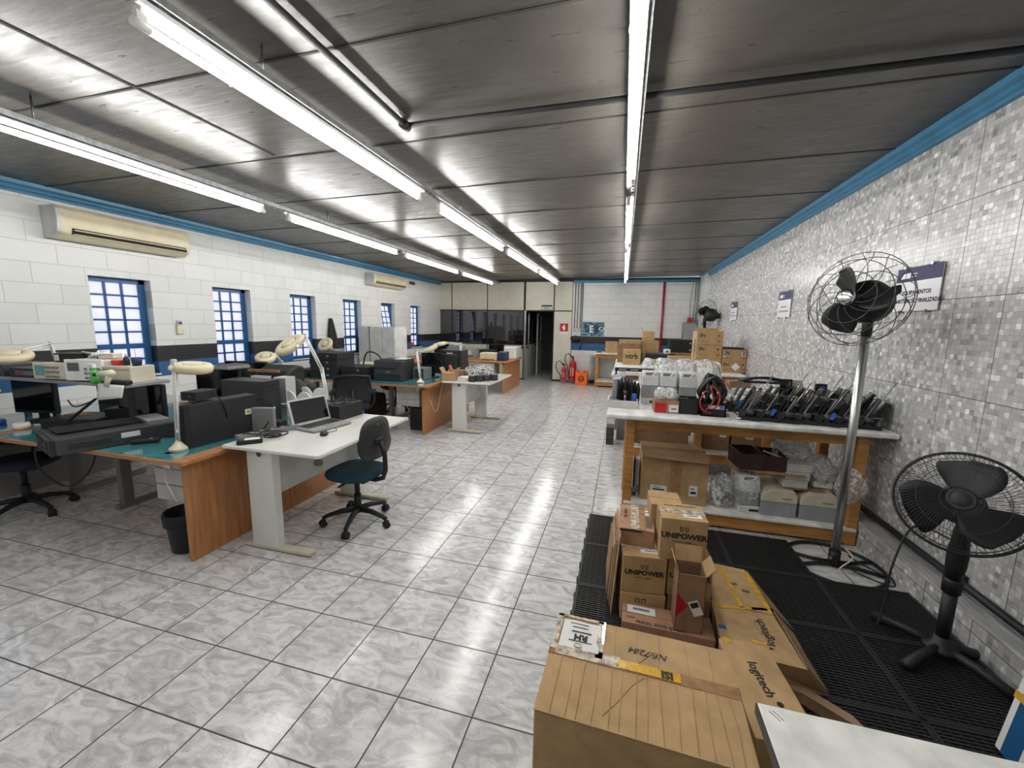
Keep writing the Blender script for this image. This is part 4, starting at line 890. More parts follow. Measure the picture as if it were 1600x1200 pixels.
cable('thick black arched hose behind the black boxes', [(-4.2, 5.95, .85), (-4.1, 5.9, 1.06), (-3.95, 5.85, 1.10), (-3.82, 5.85, 1.04), (-3.78, 5.85, .95)], .012, name='hose')
r = thing('metal_cabinet', 'tall light grey two-door cabinet by the left wall', 'cabinet', (-4.80, 7.50, 0), 0)
P('body', MB().bb(-.42, .42, -.22, .24, .02, 1.49), 'light_grey', r, bevel=.004)
q = P('door', MB().bb(-.145, .13, -.235, -.22, .05, 1.47), 'light_grey', r, bevel=.002); P('door_handle', MB().bb(.09, .105, -.245, -.235, .7, .8), 'steel', q)
q = P('door', MB().bb(.14, .41, -.235, -.22, .05, 1.47), 'light_grey', r, bevel=.002); P('door_handle', MB().bb(.16, .175, -.245, -.235, .7, .8), 'steel', q)
P('dark_edge', MB().bb(-.165, -.15, -.23, -.22, .02, 1.49), 'charcoal', r)
monitor('black monitor on the middle desk facing the aisle', -2.93, 5.95, .722, .34, .33, .1)
r = thing('crt_monitor', 'bulky black monitor turned away, behind the cartons', 'monitor', (-2.70, 6.25, .722), .1)
P('casing', MB().prism([(-.19, -.16), (.19, -.16), (.21, .2), (-.21, .2)], 'z', .06, .44), 'black', r, bevel=.02); P('rear_hump', MB().box((0, -.17, .26), (.26, .08, .24)), 'dark_plastic', r, bevel=.02); P('foot', MB().lathe([(.13, 0), (.12, .03), (.06, .06)]), 'black', r); P('badge', MB().bb(-.05, .05, -.163, -.158, .38, .40), 'light_grey', r)
def small_carton(label, x, y, z, w, d, h, rz=0, mat='cardboard', tape=True, name='cardboard_box', group=None, flaps=False):
    r = thing(name, label, 'cardboard box', (x, y, z), rz, group)
    P('carton_body', MB().bb(-w/2, w/2, -d/2, d/2, 0, h-.003), mat, r, bevel=.003)
    if flaps:
        for s in (-1, 1): P('open_flap', MB().box((s*(w/2+.012), 0, h+.03), (.004, d, .09), (0, s*.5, 0)), mat, r)
    else:
        P('flap', MB().bb(-w/2, w/2, -d/2, -.0015, h-.003, h+.001), mat, r); P('flap', MB().bb(-w/2, w/2, .0015, d/2, h-.003, h+.001), mat, r)
    if tape: P('tape', MB().bb(-w/2-.0015, w/2+.0015, -.025, .025, h+.0008, h+.002).bb(w/2+.0005, w/2+.002, -.025, .025, h*.65, h+.001).bb(-w/2-.002, -w/2-.0005, -.025, .025, h*.65, h+.001), 'tape_clear', r)
    return r
small_carton('small open carton at the front edge of the middle white desk', -2.42, 5.50, .761, .20, .16, .12, .05, flaps=True, tape=False)
small_carton('second small carton, behind the front one on the middle white desk', -2.38, 5.74, .761, .22, .16, .13, .2, 'cardboard_dark', flaps=True, tape=False)
r = thing('amber_bottle', 'amber spray bottle behind the small open carton', 'bottle', (-2.50, 5.66, .761)); P('bottle', MB().lathe([(.03, 0), (.03, .12), (.012, .15)], n=14), 'skin_amber', r); P('cap', MB().lathe([(.014, .15), (.012, .2)], n=12), 'red', r)
for k in range(4): one('white_booklet', MB().box((-2.21+.008*k, 5.53, .768+.016*k), (.17, .15, .014), (0, 0, .2*math.sin(k*2))), 'paper', 'white wrapped packet, %s of the flat pile on the middle white desk' % ['lowest', 'second', 'third', 'top'][k], 'packet', 'white packets on the middle white desk')
for k in range(4):
    r = thing('charging_dock', 'small dark grey box, %s in the row before the silver coils' % ['leftmost', 'second', 'third', 'rightmost'][k], 'device', (-2.07+.085*k, 5.56+.13*(k-1)*.5+.02*k, .761), .1, 'dark grey boxes on the middle white desk')
    P('body', MB().bb(-.045, .045, -.05, .05, 0, .085), 'charcoal', r, bevel=.006); P('top_lid', MB().bb(-.04, .04, -.045, .045, .085, .092), 'mid_grey', r)
for k in range(14):
    a = k*2.4; rr_ = .058+.012*(k % 3)
    x = -2.20+.07*(k % 5)+.01*math.sin(k); y = 5.68+.12*(k//5)+.02*math.cos(k*3); z = .761+rr_+(.075 if k % 3 == 0 else .0)
    mb = MB()
    pts = []
    for t in range(40):
        th = t*.62; ph = t*.37+a; pts.append((math.cos(th)*math.cos(ph)*rr_, math.sin(th)*rr_, math.cos(th)*math.sin(ph)*rr_))
    r = thing('wrapped_lead', 'silver cable coil on the middle white desk, %s row, %s' % (['front', 'middle', 'back'][k//5], ['leftmost', 'second', 'centre', 'fourth', 'rightmost'][k % 5]), 'cable coil', (x, y, z), 0, 'wound cable coils on the middle white desk')
    P('winding', MB().tube(pts, .010, 5), 'light_grey', r); P('core', MB().ellip((0, 0, 0), (rr_*.6, rr_*.6, rr_*.6), 6), 'charcoal', r)
r = dev('floor_ups', 'black tapered case with a handle on the floor left of the middle wood panel', 'case', (.22, .3, .34), (-2.90, 5.50, 0), 0, 'black', [], .02); P('handle', MB().tube(arc((0, .33), .06, 0, PI, 10, 'xz', 0), .01, 6), 'black', r)
one('black_bag', MB().prism([(-.17, 0), (.17, 0), (.14, .38), (-.12, .4)], 'y', -.12, .12), 'fabric_dark', 'black bag standing on the floor under the middle desk', 'bag', loc=(-4.05, 6.05, 0), bevel=.04, seg=3)
cable('cream cable hanging in a loop down the middle wood end panel', [(-2.79, 5.27, .70), (-2.70, 5.22, .66), (-2.665, 5.35, .45), (-2.66, 5.50, .27), (-2.655, 5.60, .36), (-2.655, 5.68, .55), (-2.62, 5.7, .70)], .008, 'cream')

# ================================================================ far group by the partition
wood_desk('far brown desk with a wood end panel near the cream partition', -5.25, -2.48, 8.75, 10.40, .74, ((-3.6, 9.2, 1), (-4.4, 9.2, 1)), teal=False)
pedestal('white drawer pedestal under the far brown desk', -2.98, 9.0, .36, .34)
one('long_counter', MB().bb(-5.3, -3.5, 8.05, 8.6, .70, .74), 'wood_edge', 'far wooden counter beside the grey cabinet', 'counter', bevel=.004)
one('counter_support', MB().bb(-5.25, -5.2, 8.1, 8.55, 0, .70), 'wood', 'wood panel carrying the wall end of the far counter', 'panel')
one('counter_support', MB().bb(-3.6, -3.55, 8.1, 8.55, 0, .70), 'wood', 'wood panel carrying the aisle end of the far counter', 'panel')
one('red_ball', MB().lathe([(.05, 0), (.06, .05), (.045, .11), (.02, .13)], n=16), 'red', 'small dark red pot on the sill of the farthest window', 'pot', loc=(XL-.05, 9.78, .94))
C9 = [('grey_printer', 'mid grey printer, leftmost of the machines on the far brown desk', 'printer', (.36, .36, .28), -3.92, 'mid_grey'),
      ('label_printer', 'grey label printer with a light window on the far brown desk', 'printer', (.30, .32, .26), -3.55, 'grey_metal'),
      ('black_printer', 'low black printer behind the cream one on the far brown desk', 'printer', (.42, .3, .20), -3.35, 'dark_plastic')]
dev(*C9[0][:3], C9[0][3], (-3.98, 9.45, .742), 0, 'mid_grey', [('slot', 'F', 0, .4, .6, .15, 'charcoal', .004)], .012)
dev(*C9[1][:3], C9[1][3], (-3.55, 9.35, .742), 0, 'grey_metal', [('window', 'F', 0, .6, .4, .4, 'light_grey', .006), ('slot', 'F', 0, .25, .7, .08, 'black', .004)], .015)
dev(*C9[2][:3], C9[2][3], (-3.30, 9.85, .742), 0, 'dark_plastic', [('slot', 'F', 0, .4, .6, .15, 'black', .004)], .012)
dev('inkjet_printer', 'cream and brown inkjet printer on the far brown desk', 'printer', (.42, .30, .17), (-3.02, 9.20, .742), 0, 'aged_cream', [('output_tray', 'F', 0, .12, .7, .15, 'cardboard_dark', .02), ('lid', 'T', 0, 0, .9, .8, 'cream', .008)], .02)
dev('card_printer', 'small glossy navy printer beside the cream inkjet', 'printer', (.20, .32, .20), (-2.70, 9.22, .742), 0, 'blue_dark', [('lid', 'T', 0, 0, .9, .8, 'mid_grey', .01)], .02)
dev('white_printer', 'white upright printer at the end of the far brown desk', 'printer', (.30, .3, .29), (-2.66, 9.78, .742), 0, 'bright_white', [('door_line', 'R', 0, .5, .8, .8, 'light_grey', .003), ('door_line', 'F', 0, .5, .8, .8, 'white', .003)], .02)
monitor('black monitor behind the cream inkjet on the far brown desk', -3.15, 10.12, .742, .42, .26, 0)
monitor('dark grey monitor at the left of the far brown desk', -4.45, 9.6, .742, .40, .28, 0)
# ================================================================ right side: work tables
def work_table(label, x0, x1, y0, y1, z, legs, shelf, top='old_white_top', over=.12, mid=(), sh_y=None):
    r = thing('work_table', label, 'table', (0, 0, 0))
    P('table_top', MB().bb(x0, x1, y0, y1, z-.038, z), top, r, bevel=.012, seg=3)
    a, c = min(legs), max(legs)
    for lx in legs:
        for ly in (y0+over+.03, y1-.1):
            P('leg', MB().bb(lx-.035, lx+.035, ly-.035, ly+.035, 0, z-.038), 'pine', r, bevel=.004)
    P('apron', MB().bb(a, c, y0+over+.02, y0+over+.045, z-.135, z-.038), 'pine', r, bevel=.002)
    P('apron', MB().bb(a, c, y1-.09, y1-.065, z-.135, z-.038), 'pine', r, bevel=.002)
    for lx in (a, c): P('side_rail', MB().bb(lx-.012, lx+.012, y0+over, y1-.08, z-.13, z-.038), 'pine', r)
    if shelf:
        P('shelf_board', MB().bb(a-.02, c+.02, y0+over-.03, y1-.04, shelf-.018, shelf), 'old_white_top', r, bevel=.003)
        P('shelf_rail', MB().bb(a-.03, c+.03, y0+over-.012, y0+over+.012, shelf-.115, shelf-.018), 'pine', r, bevel=.002)
        P('shelf_rail', MB().bb(a-.03, c+.03, y1-.09, y1-.065, shelf-.115, shelf-.018), 'pine', r, bevel=.002)
    return r
work_table('nearest long white-topped wooden work table, crowded with black printer mechanisms', -.095, 1.858, 3.29, 4.10, .90, (.10, 1.715), .14)
work_table('second white-topped wooden work table, holding the plastic-wrapped pile', -.04, 1.84, 4.55, 5.45, .90, (.13, .84, 1.50), .27, over=.1)
work_table('third white-topped work table with stacked cartons and black boxes', -.12, 1.80, 6.70, 8.9, .90, (.0, 1.2, 1.7), .35, over=.1)
work_table('far small white-topped work table by the far wall', -.75, .2, 10.7, 11.35, .90, (-.62, .1), .16, over=.05)
one('white_plank', MB().bb(-.13, .34, 6.32, 6.55, .86, .915), 'white_laminate', 'thick white board end sticking out before the third table', 'board', bevel=.004)
one('plank_support', MB().bb(-.05, .25, 6.36, 6.5, 0, .86), 'cardboard_dark', 'dark upright support under the thick white board', 'support')
TZ = .901
# small tool tray and dark tools
r = thing('tool_tray', 'white tray of black and blue tools at the left end of the near table', 'tray', (.03, 3.70, TZ))
P('tray_front', MB().bb(-.13, .125, -.13, -.12, 0, .062), 'light_grey', r, bevel=.002); P('tray_back', MB().bb(-.13, .125, .12, .13, 0, .062), 'light_grey', r); P('tray_floor', MB().bb(-.13, .125, -.12, .12, 0, .006), 'light_grey', r)
P('tray_side', MB().bb(-.13, -.12, -.12, .12, 0, .062), 'light_grey', r); P('tray_side', MB().bb(.115, .125, -.12, .12, 0, .062), 'light_grey', r)
for k in range(7):
    x = -.045+.028*k; h = .24-.012*abs(k-2)
    r = thing('tool_roll', 'upright black tool handle, %s from the left in the white tray' % ['first', 'second', 'third', 'fourth', 'fifth', 'sixth', 'seventh'][k], 'tool', (.03+x, 3.72+.02*(k % 2), TZ+.008), 0, 'black tools standing in the white tray')
    P('handle', MB().tube([(0, 0, 0), (.004, .01, h*.7), (-.004, 0, h)], [.014, .016, .011], 8), 'black', r)
for k, (dx, m_, n_) in enumerate(((-.09, 'blue', 'blue cap at the left of the white tray'), (-.05, 'blue', 'second blue cap in the white tray'), (-.11, 'red', 'red piece at the left corner of the white tray'), (.09, 'blue', 'larger blue block at the right of the white tray'))):
    one('coloured_cap', MB().box((.03+dx, 3.62, TZ+.035+(.03 if k == 3 else 0)), (.035 if k < 3 else .04, .03, .055 if k < 3 else .11)), m_, n_, 'cap', bevel=.008)
r = thing('steel_tool', 'short steel probe standing in the front of the white tray', 'tool', (.045, 3.615, TZ+.008)); P('shaft', MB().cyl((0, 0, 0), (0, 0, .13), .009), 'steel', r); P('collar', MB().cyl((0, 0, .10), (0, 0, .135), .015), 'charcoal', r)
one('grey_side_panel', MB().prism([(-.13, 0), (.13, 0), (.13, .17), (.08, .24), (-.13, .22)], 'x', -.04, .045), 'printer_grey', 'blue-grey box side with a light top behind the white tray', 'box', loc=(-.03, 4.0-.07, TZ), bevel=.012)
dev('black_rack', 'black slotted rack behind the tools at the near table', 'rack', (.36, .06, .03), (.12, 4.04, TZ+.27), 0, 'black', [('slot', 'F', -.3, .5, .2, .3, 'light_grey', .004, dict(n=3, du=.3)), ('rack_leg', 'F', -.46, -4.5, .04, 9.0, 'black', .012), ('rack_leg', 'F', .46, -4.5, .04, 9.0, 'black', .012)])
# grey card printers
def card_printer(label, x, y, z, rz=0, group='grey two-tone machines on the near table'):
    r = thing('grey_machine', label, 'machine', (x, y, z), rz, group)
    P('lower_body', MB().prism([(-.12, 0), (.12, 0), (.12, .16), (-.13, .16)], 'x', -.073, .073), 'printer_grey', r, bevel=.006)
    P('base_plinth', MB().bb(-.076, .076, -.135, .12, 0, .05), 'printer_light', r, bevel=.006)
    P('card_slot', MB().bb(-.0, .066, -.138, -.132, .012, .03), 'black', r)
    P('upper_cover', MB().prism([(-.13, .162), (.12, .162), (.12, .27), (.07, .29), (-.085, .29), (-.115, .25)], 'x', -.073, .073), 'printer_light', r, bevel=.010, seg=3)
    sw = [(-.045, .282), (.055, .282), (.02, .225), (-.045, .21)]
    P('swoosh_panel', MB().prism([(a, b_) for a, b_ in sw], 'y', -.110, -.100), 'mid_grey', r, bevel=.003)
    P('swoosh_stripe', MB().prism([(.028, .284), (.05, .284), (.0, .215), (-.03, .212)], 'y', -.1125, -.104), 'bright_white', r)
    return r
for k, x in enumerate((.262, .412, .58)): card_printer(['first grey and white card machine behind the small red carton', 'middle grey and white card machine on the near table', 'third grey and white card machine behind the square black bin'][k], x, 3.98, TZ)
# small red carton with bagged parts
r = small_carton('small red-printed carton full of clear bags on the near table', .37, 3.56, TZ, .19, .17, .10, .03, 'cardboard_red', tape=False)
P('picture_print', MB().bb(.02, .09, -.0865, -.085, .01, .07), 'paper', r); P('red_print', MB().bb(-.09, .0, -.0865, -.085, .004, .08), 'red', r); P('product_sketch', MB().bb(.035, .075, -.088, -.086, .03, .045), 'mid_grey', r)
def film(name, label, c, rx, ry, rz_, seed, amp=.25, cat='plastic bag', mat='plastic_film'):
    rd = random.Random(seed); ph = [rd.uniform(0, 6) for _ in range(8)]
    mb = MB(); n = 26; m_ = 16; vs = []
    for j in range(m_+1):
        t = PI*j/m_
        for i in range(n):
            a = 2*PI*i/n
            k = 1+amp*(math.sin(3*a+ph[0]+2*t)*.4+math.sin(7*a+ph[1]+3*t)*.3+math.sin(11*a+ph[2]-5*t)*.25+math.sin(5*t+ph[3])*.25)
            st = max(math.sin(t), .02)
            vs.append((c[0]+rx*st*math.cos(a)*k, c[1]+ry*st*math.sin(a)*k, c[2]+max(-rz_*.98, -rz_*math.cos(t)*(1+amp*.4*math.sin(4*a+ph[4])))))
    mb.add(vs, [(j*n+i, j*n+(i+1) % n, (j+1)*n+(i+1) % n, (j+1)*n+i) for j in range(m_) for i in range(n)], 0, True)
    return one(name, mb, mat, label, cat)
for k in range(4): film('parts_bag', 'clear bag of small parts, %s in the small red carton' % ['left one', 'right one', 'front one', 'back one'][k], (.33+.075*(k % 2), 3.53+.05*(k//2), TZ+.145), .055, .045, .05, k, .3)
r = thing('black_bin', 'square black bin in front of the third card machine', 'bin', (.54, 3.56, TZ)); P('bin_wall', MB().bb(-.072, .072, -.08, -.074, 0, .125).bb(-.072, .072, .074, .08, 0, .125).bb(-.072, -.066, -.08, .08, 0, .125).bb(.066, .072, -.08, .08, 0, .125).bb(-.07, .07, -.078, .078, 0, .008), 'black', r)
one('wire_scrap', MB().tube([(.50+.04*math.sin(k), 3.55+.04*math.cos(k*1.4), TZ+.11+.012*math.sin(k*2)) for k in range(12)], .003, 5), 'steel', 'thin steel wires lying in the square black bin', 'wires')
r = thing('cable_crate', 'black crate overflowing with black and red cables', 'crate', (.72, 3.58, TZ)); P('crate_wall', MB().bb(-.09, .09, -.12, -.112, 0, .10).bb(-.09, .09, .112, .12, 0, .10).bb(-.09, -.082, -.12, .12, 0, .10).bb(.082, .09, -.12, .12, 0, .10).bb(-.09, .09, -.12, .12, 0, .008), 'black', r)
P('blue_white_label', MB().bb(-.04, .075, -.1225, -.119, .062, .088), 'paper', r); P('label_mark', MB().bb(.04, .072, -.1235, -.121, .066, .086), 'blue', r)
rd = random.Random(5)
for k in range(8):
    a = k*.785; z0 = TZ+.10; side = ['right side', 'back right corner', 'back', 'back left corner', 'left side', 'front left corner', 'front', 'front right corner'][k]
    pts = [(.72+.07*math.cos(a), 3.58+.07*math.sin(a), z0), (.72+.10*math.cos(a+.5), 3.58+.08*math.sin(a+.5), z0+.08+.02*rd.random()), (.72+.04*math.cos(a+1.6), 3.58+.06*math.sin(a+1.6), z0+.17+.05*rd.random()), (.72+.09*math.cos(a+2.6), 3.58+.09*math.sin(a+2.6), z0+.10)]
    o = cable('thick black cable rising at the %s of the black crate' % side, pts, .014, 'black', group='black cables in the black crate')
cable('red cable looping over the front of the black crate', [(.70, 3.47, TZ+.05), (.745, 3.445, TZ+.10), (.75, 3.46, TZ+.19), (.70, 3.5, TZ+.23), (.71, 3.46, TZ+.12), (.66, 3.44, TZ+.05)], .006, 'red_wire')
cable('dark red cable hanging at the left of the black crate', [(.66, 3.5, TZ+.2), (.615, 3.45, TZ+.12), (.64, 3.44, TZ+.05), (.70, 3.44, TZ+.03)], .006, 'red_pipe')
for k in range(3): cable('%s white cable end sticking up behind the black crate' % ['left', 'middle', 'right'][k], [(.80, 3.66, TZ+.16), (.83+.02*k, 3.68, TZ+.22-.02*k), (.88+.02*k, 3.66, TZ+.17-.03*k)], .006, 'bright_white', group='white cable ends behind the black crate')
film('plastic_bag', 'small white plastic bag at the right of the cable crate', (.86, 3.80, TZ+.07), .05, .05, .07, 31, .3)
# printer mechanisms: leaning black frames with rods, a foot and a white tab
def mech(label, x, y, rz, v, group='black printer mechanisms on the near table'):
    rd = random.Random(v*13+5)
    r = thing('printer_mechanism', label, 'printer part', (x, y, TZ), rz, group)
    P('foot_plate', MB().box((.02, 0, .011), (.15, .26, .012), (0, .05, 0)).box((.03, -.12, .018), (.13, .012, .02)), 'black', r)
    P('white_tab', MB().box((-.05, -.137, .012), (.03, .012, .010)), 'bright_white', r)
    ln = .42; H = .21+.05*rd.random()
    def pl(x_, h, d, nm='side_frame', m_='black'):
        q = [(-d, .012), (d, .012), (d*.8, h*.6), (d*.5, h), (-d*.45, h), (-d*.8, h*.45)]
        mb = MB().prism(q, 'x', -.004, .004)
        return P(nm, mb, m_, r, loc=(x_, 0, 0), rot=(0, ln, 0))
    pl(-.055, H, .12); pl(-.005, H*.97, .11, 'side_frame', 'dark_plastic'); pl(.05, H*.85, .10)
    for t in range(3):
        yy = -.09+.07*t; zz = H*(.35+.25*t)
        P('cross_rod', MB().cyl((-.06+zz*.42, yy, zz), (.07+zz*.42, yy, zz*.96), .004, n=6), 'steel', r)
    P('metal_strip', MB().box((.02, -.105, H*.5), (.010, .006, H*.95), (0, ln, 0)), 'steel', r)
    P('motor', MB().cyl((.0, -.1, .06), (.05, -.1, .065), .022, n=12), 'charcoal', r)
    P('gear', MB().cyl((-.03, -.115, .055), (-.03, -.127, .055), .028, n=14), 'dark_plastic', r)
    if v % 3 == 1: P('blue_block', MB().box((.05, -.118, .075), (.022, .02, .05), (0, ln, 0)), 'blue', r)
    if v % 2 == 0: P('tall_rod', MB().cyl((.0, -.08, .03), (.0+.34*ln, -.08, H+.10), .0035, n=6), 'steel', r)
    P('ribbon_cable', MB().tube([(-.06, -.1, .03), (-.09, -.12, .06), (-.06, -.13, .10), (-.02, -.12, .07)], .005, 5), 'rubber', r)
    return r
nm = ['first', 'second', 'third', 'fourth', 'fifth', 'sixth', 'seventh']
for k in range(7): mech('black leaning printer mechanism, %s from the left in the front row' % nm[k], .975+.125*k, 3.53+.01*(k % 2)-.004*k, -.28+.02*(k % 3), k)
for k in range(7): mech('black leaning printer mechanism, %s from the left in the back row' % nm[k], .95+.122*k, 3.86, -.2+.03*(k % 2), k+7)
r = thing('black_tray', 'large black curved cover lying over the back row of mechanisms', 'cover', (1.18, 3.93, TZ+.255)); P('cover_shell', MB().sheet(lambda u, v: ((u-.5)*.34, (v-.5)*.16, .03*math.sin(u*PI)-.02*v), 8, 4), 'black', r, thick=.02); P('cover_edge', MB().bb(-.17, .17, -.09, -.08, -.02, .0), 'dark_plastic', r)
r = thing('glossy_panel', 'glossy grey-green tilted panel among the mechanisms near the fan pole', 'panel', (1.63, 3.50, TZ+.03), -.3); P('panel', MB().box((.05, 0, .11), (.012, .15, .27), (0, .62, 0)), 'black_gloss', r); P('silver_rim', MB().box((.038, -.077, .115), (.012, .006, .27), (0, .62, 0)), 'chrome', r)
for k, (x, y, h) in enumerate(((1.36, 3.95, .27), (1.63, 3.98, .24))):
    r = thing('black_bracket', ['tall black upright bracket among the back mechanisms', 'black and blue upright bracket right of the fan pole'][k], 'bracket', (x, y, TZ)); P('upright', MB().prism([(-.05, 0), (.06, 0), (.05, h), (-.03, h)], 'y', -.01, .02), 'black', r); P('small_plate', MB().bb(-.0, .035, -.014, -.009, h*.75, h*.92), 'steel' if k == 0 else 'blue', r)
one('olive_bracket', MB().prism([(-.02, 0), (.10, 0), (.02, .26), (-.06, .26)], 'y', -.006, .006), 'beige', 'olive-beige slanted plate in the back row of mechanisms', 'plate', loc=(1.48, 4.0, TZ))

# ---- under the near table
SH = .141
def carton(label, x, y, z, w, d, h, rz=0, mat='cardboard', tape='tape_clear', logo=None, name='cardboard_box', group=None, labels=(), top_print=None, tapey=0, wide=.05):
    r = thing(name, label, 'cardboard box', (x, y, z), rz, group)
    P('carton_body', MB().bb(-w/2, w/2, -d/2, d/2, 0, h-.004), mat, r, bevel=.004)
    P('flap', MB().bb(-w/2, w/2, -d/2, tapey-.002, h-.004, h), mat, r, bevel=.001); P('flap', MB().bb(-w/2, w/2, tapey+.002, d/2, h-.004, h), mat, r, bevel=.001)
    if tape:
        P('tape', MB().bb(-w/2-.0015, w/2+.0015, tapey-wide/2, tapey+wide/2, h+.0002, h+.0016).bb(w/2+.0003, w/2+.0016, tapey-wide/2, tapey+wide/2, h*.6, h+.0016).bb(-w/2-.0016, -w/2-.0003, tapey-wide/2, tapey+wide/2, h*.6, h+.0016), tape, r)
    for (face, u, v, ww, hh) in labels:
        o = detail(r, (w, d, h), 'shipping_label', face, u, v, ww, hh, 'paper', .002)
        if face == 'F': P('label_lines', MB().bb(u*w-ww*w*.35, u*w+ww*w*.35, -d/2-.002, -d/2-.001, v*h-hh*h*.3, v*h-hh*h*.05).bb(u*w-ww*w*.35, u*w+ww*w*.1, -d/2-.002, -d/2-.001, v*h+hh*h*.15, v*h+hh*h*.25), 'ink', o)
        if face == 'T': P('label_lines', MB().bb(u*w-ww*w*.3, u*w+ww*w*.3, v*d-hh*d*.1, v*d+hh*d*.2, h+.001, h+.002), 'mid_grey', o)
    if logo: txt(logo[0], logo[1], 'ink', r, (logo[2], -d/2-.0008, logo[3]), RF, bold=logo[4] if len(logo) > 4 else .02)
    return r
r = carton('big worn brown carton with two white labels on the lower shelf', .47, 3.68, SH, .52, .40, .40, 0, 'cardboard', 'tape_brown', labels=(('F', -.22, .28, .25, .13), ('F', .30, .30, .12, .22)), wide=.07)
P('lifted_flap', MB().box((.0, -.22, .395), (.50, .07, .004), (.35, .03, .02)), 'cardboard_inner', r); P('front_tape', MB().bb(-.03, .06, -.203, -.2005, .0, .36), 'tape_brown', r)
for k in range(4):
    r = thing('plastic_cover', 'thin upright plastic piece, %s in the row at the shelf left end' % ['first', 'second', 'third', 'fourth'][k], 'plastic part', (.115+.028*k+.02, 3.62+.02*k, SH), 0, 'upright plastic pieces on the lower shelf')
    P('panel', MB().prism([(-.12, 0), (.1, 0), (.12, .25), (.06, .35-.03*k), (-.08, .32)], 'x', -.008, .008), ['beige', 'charcoal', 'beige', 'light_grey'][k], r, bevel=.003); P('clip', MB().bb(-.014, .01, -.13, -.11, .04, .09), 'mid_grey', r)
film('bagged_parts', 'clear bag of dark metal parts beside the big brown carton', (.855, 3.55, SH+.13), .085, .10, .14, 3, .25)
for k in range(6): one('metal_bracket', MB().box((.81+.02*k, 3.53+.015*(k % 3), SH+.03+.012*k), (.09, .012, .03), (.3*k, .4*k, .5*k)), 'charcoal' if k % 2 else 'steel', 'small metal bracket in the clear bag beside the big carton, %s' % ['lowest', 'second up', 'third up', 'fourth up', 'fifth up', 'topmost'][k], 'bracket', 'metal brackets in the clear bag')
one('grey_part', MB().box((.87, 3.62, SH+.18), (.06, .1, .16), (.1, .1, .2)), 'mid_grey', 'grey plastic block sticking up in the clear bag', 'part', bevel=.006)
card_printer('grey card machine inside a clear bag under the near table', 1.03, 3.60, SH, .1, 'bagged grey machines')
film('clear_bag', 'clear bag around the grey card machine under the table', (1.03, 3.60, SH+.155), .115, .16, .155, 8, .10)
def old_printer(label, x, y, z):
    r = thing('beige_machine', label, 'machine', (x, y, z), 0, 'beige and grey machines under the near table')
    P('lower_body', MB().bb(-.125, .125, -.16, .17, 0, .11), 'printer_grey', r, bevel=.006)
    P('upper_cover', MB().prism([(-.125, .112), (.125, .112), (.125, .17), (.10, .215), (-.06, .215), (-.125, .165)], 'y', -.16, .17), 'beige', r, bevel=.006)
    P('front_slot', MB().bb(.02, .09, -.163, -.158, .145, .150), 'charcoal', r); return r
old_printer('beige-topped grey machine on the lower shelf, left of its twin', 1.245, 3.62, SH); old_printer('beige-topped grey machine on the lower shelf, nearest the mosaic wall', 1.515, 3.62, SH)
one('cardboard_sheet', MB().box((1.17, 3.66, SH+.335), (.52, .34, .006), (0, .0, -.1)), 'cardboard', 'flat cardboard sheet laid across the machines under the table', 'cardboard sheet')
one('shelf_prop', MB().bb(.95, .965, 3.72, 3.80, SH, SH+.33), 'cardboard_dark', 'cardboard strip propping the flat sheet up', 'strip')
def crate(label, x, y, z, w, d, h, rz=0):
    r = thing('plastic_crate', label, 'crate', (x, y, z), rz)
    P('crate_base', MB().bb(-w/2, w/2, -d/2, d/2, 0, .006), 'crate_brown', r)
    for s in (-1, 1):
        P('crate_side', MB().bb(-w/2, w/2, s*d/2-.004, s*d/2+.004, 0, h), 'crate_brown', r); P('crate_side', MB().bb(s*w/2-.004, s*w/2+.004, -d/2, d/2, 0, h), 'crate_brown', r)
    rb = MB()
    for k in range(6): rb.bb(-w/2-.007, -w/2-.003, -d/2+d*(k+.5)/6-.004, -d/2+d*(k+.5)/6+.004, 0, h)
    rb.bb(-w/2-.009, w/2+.009, -d/2-.009, -d/2-.003, h-.012, h).bb(-w/2-.009, -w/2-.003, -d/2, d/2, h-.012, h)
    P('crate_rim', rb, 'crate_brown', r); return r
crate('dark brown plastic crate on the cardboard sheet', 1.03, 3.64, SH+.34, .17, .27, .13, .1)
crate('black-brown crate with a strap, right of the first crate', 1.215, 3.66, SH+.34, .16, .26, .12, -.05)
one('grey_strap', MB().box((1.22, 3.60, SH+.455), (.16, .02, .008), (0, .25, -.3)), 'light_grey', 'light strap lying across the black-brown crate', 'strap')
one('cardboard_sheet', MB().box((1.42, 3.64, SH+.222), (.28, .28, .006)), 'cardboard_inner', 'cardboard sheet under the pile of beige boxes', 'cardboard sheet')
for k in range(3): dev('beige_box', 'beige box, %s of the pile right of the dark crates' % ['lowest', 'middle', 'top'][k], 'box', (.17, .22, .062), (1.36+.006*k, 3.62, SH+.226+.064*k), .03*k, 'light_grey', [('lid_line', 'F', 0, .75, 1.0, .04, 'mid_grey', .002)], .006, 'beige boxes piled under the near table')
film('plastic_bag', 'crumpled clear bag lying behind the beige box pile', (1.42, 3.80, SH+.44), .14, .12, .11, 21, .3)
film('plastic_bag', 'crumpled grey plastic bag over white boxes by the table leg', (1.56, 3.66, SH+.35), .10, .14, .12, 22, .3)
film('plastic_bag', 'shiny clear bag bulging past the right table leg', (1.66, 3.40, SH+.32), .085, .09, .13, 23, .28)
for k in range(3): one('white_box', MB().box((1.57+.01*k, 3.66, SH+.255+.055*k), (.13, .18, .05), (0, 0, .2*k)), 'bright_white', 'white box, %s of three inside the grey plastic bag' % ['lowest', 'middle', 'top'][k], 'box', 'white boxes in the grey bag', bevel=.003)
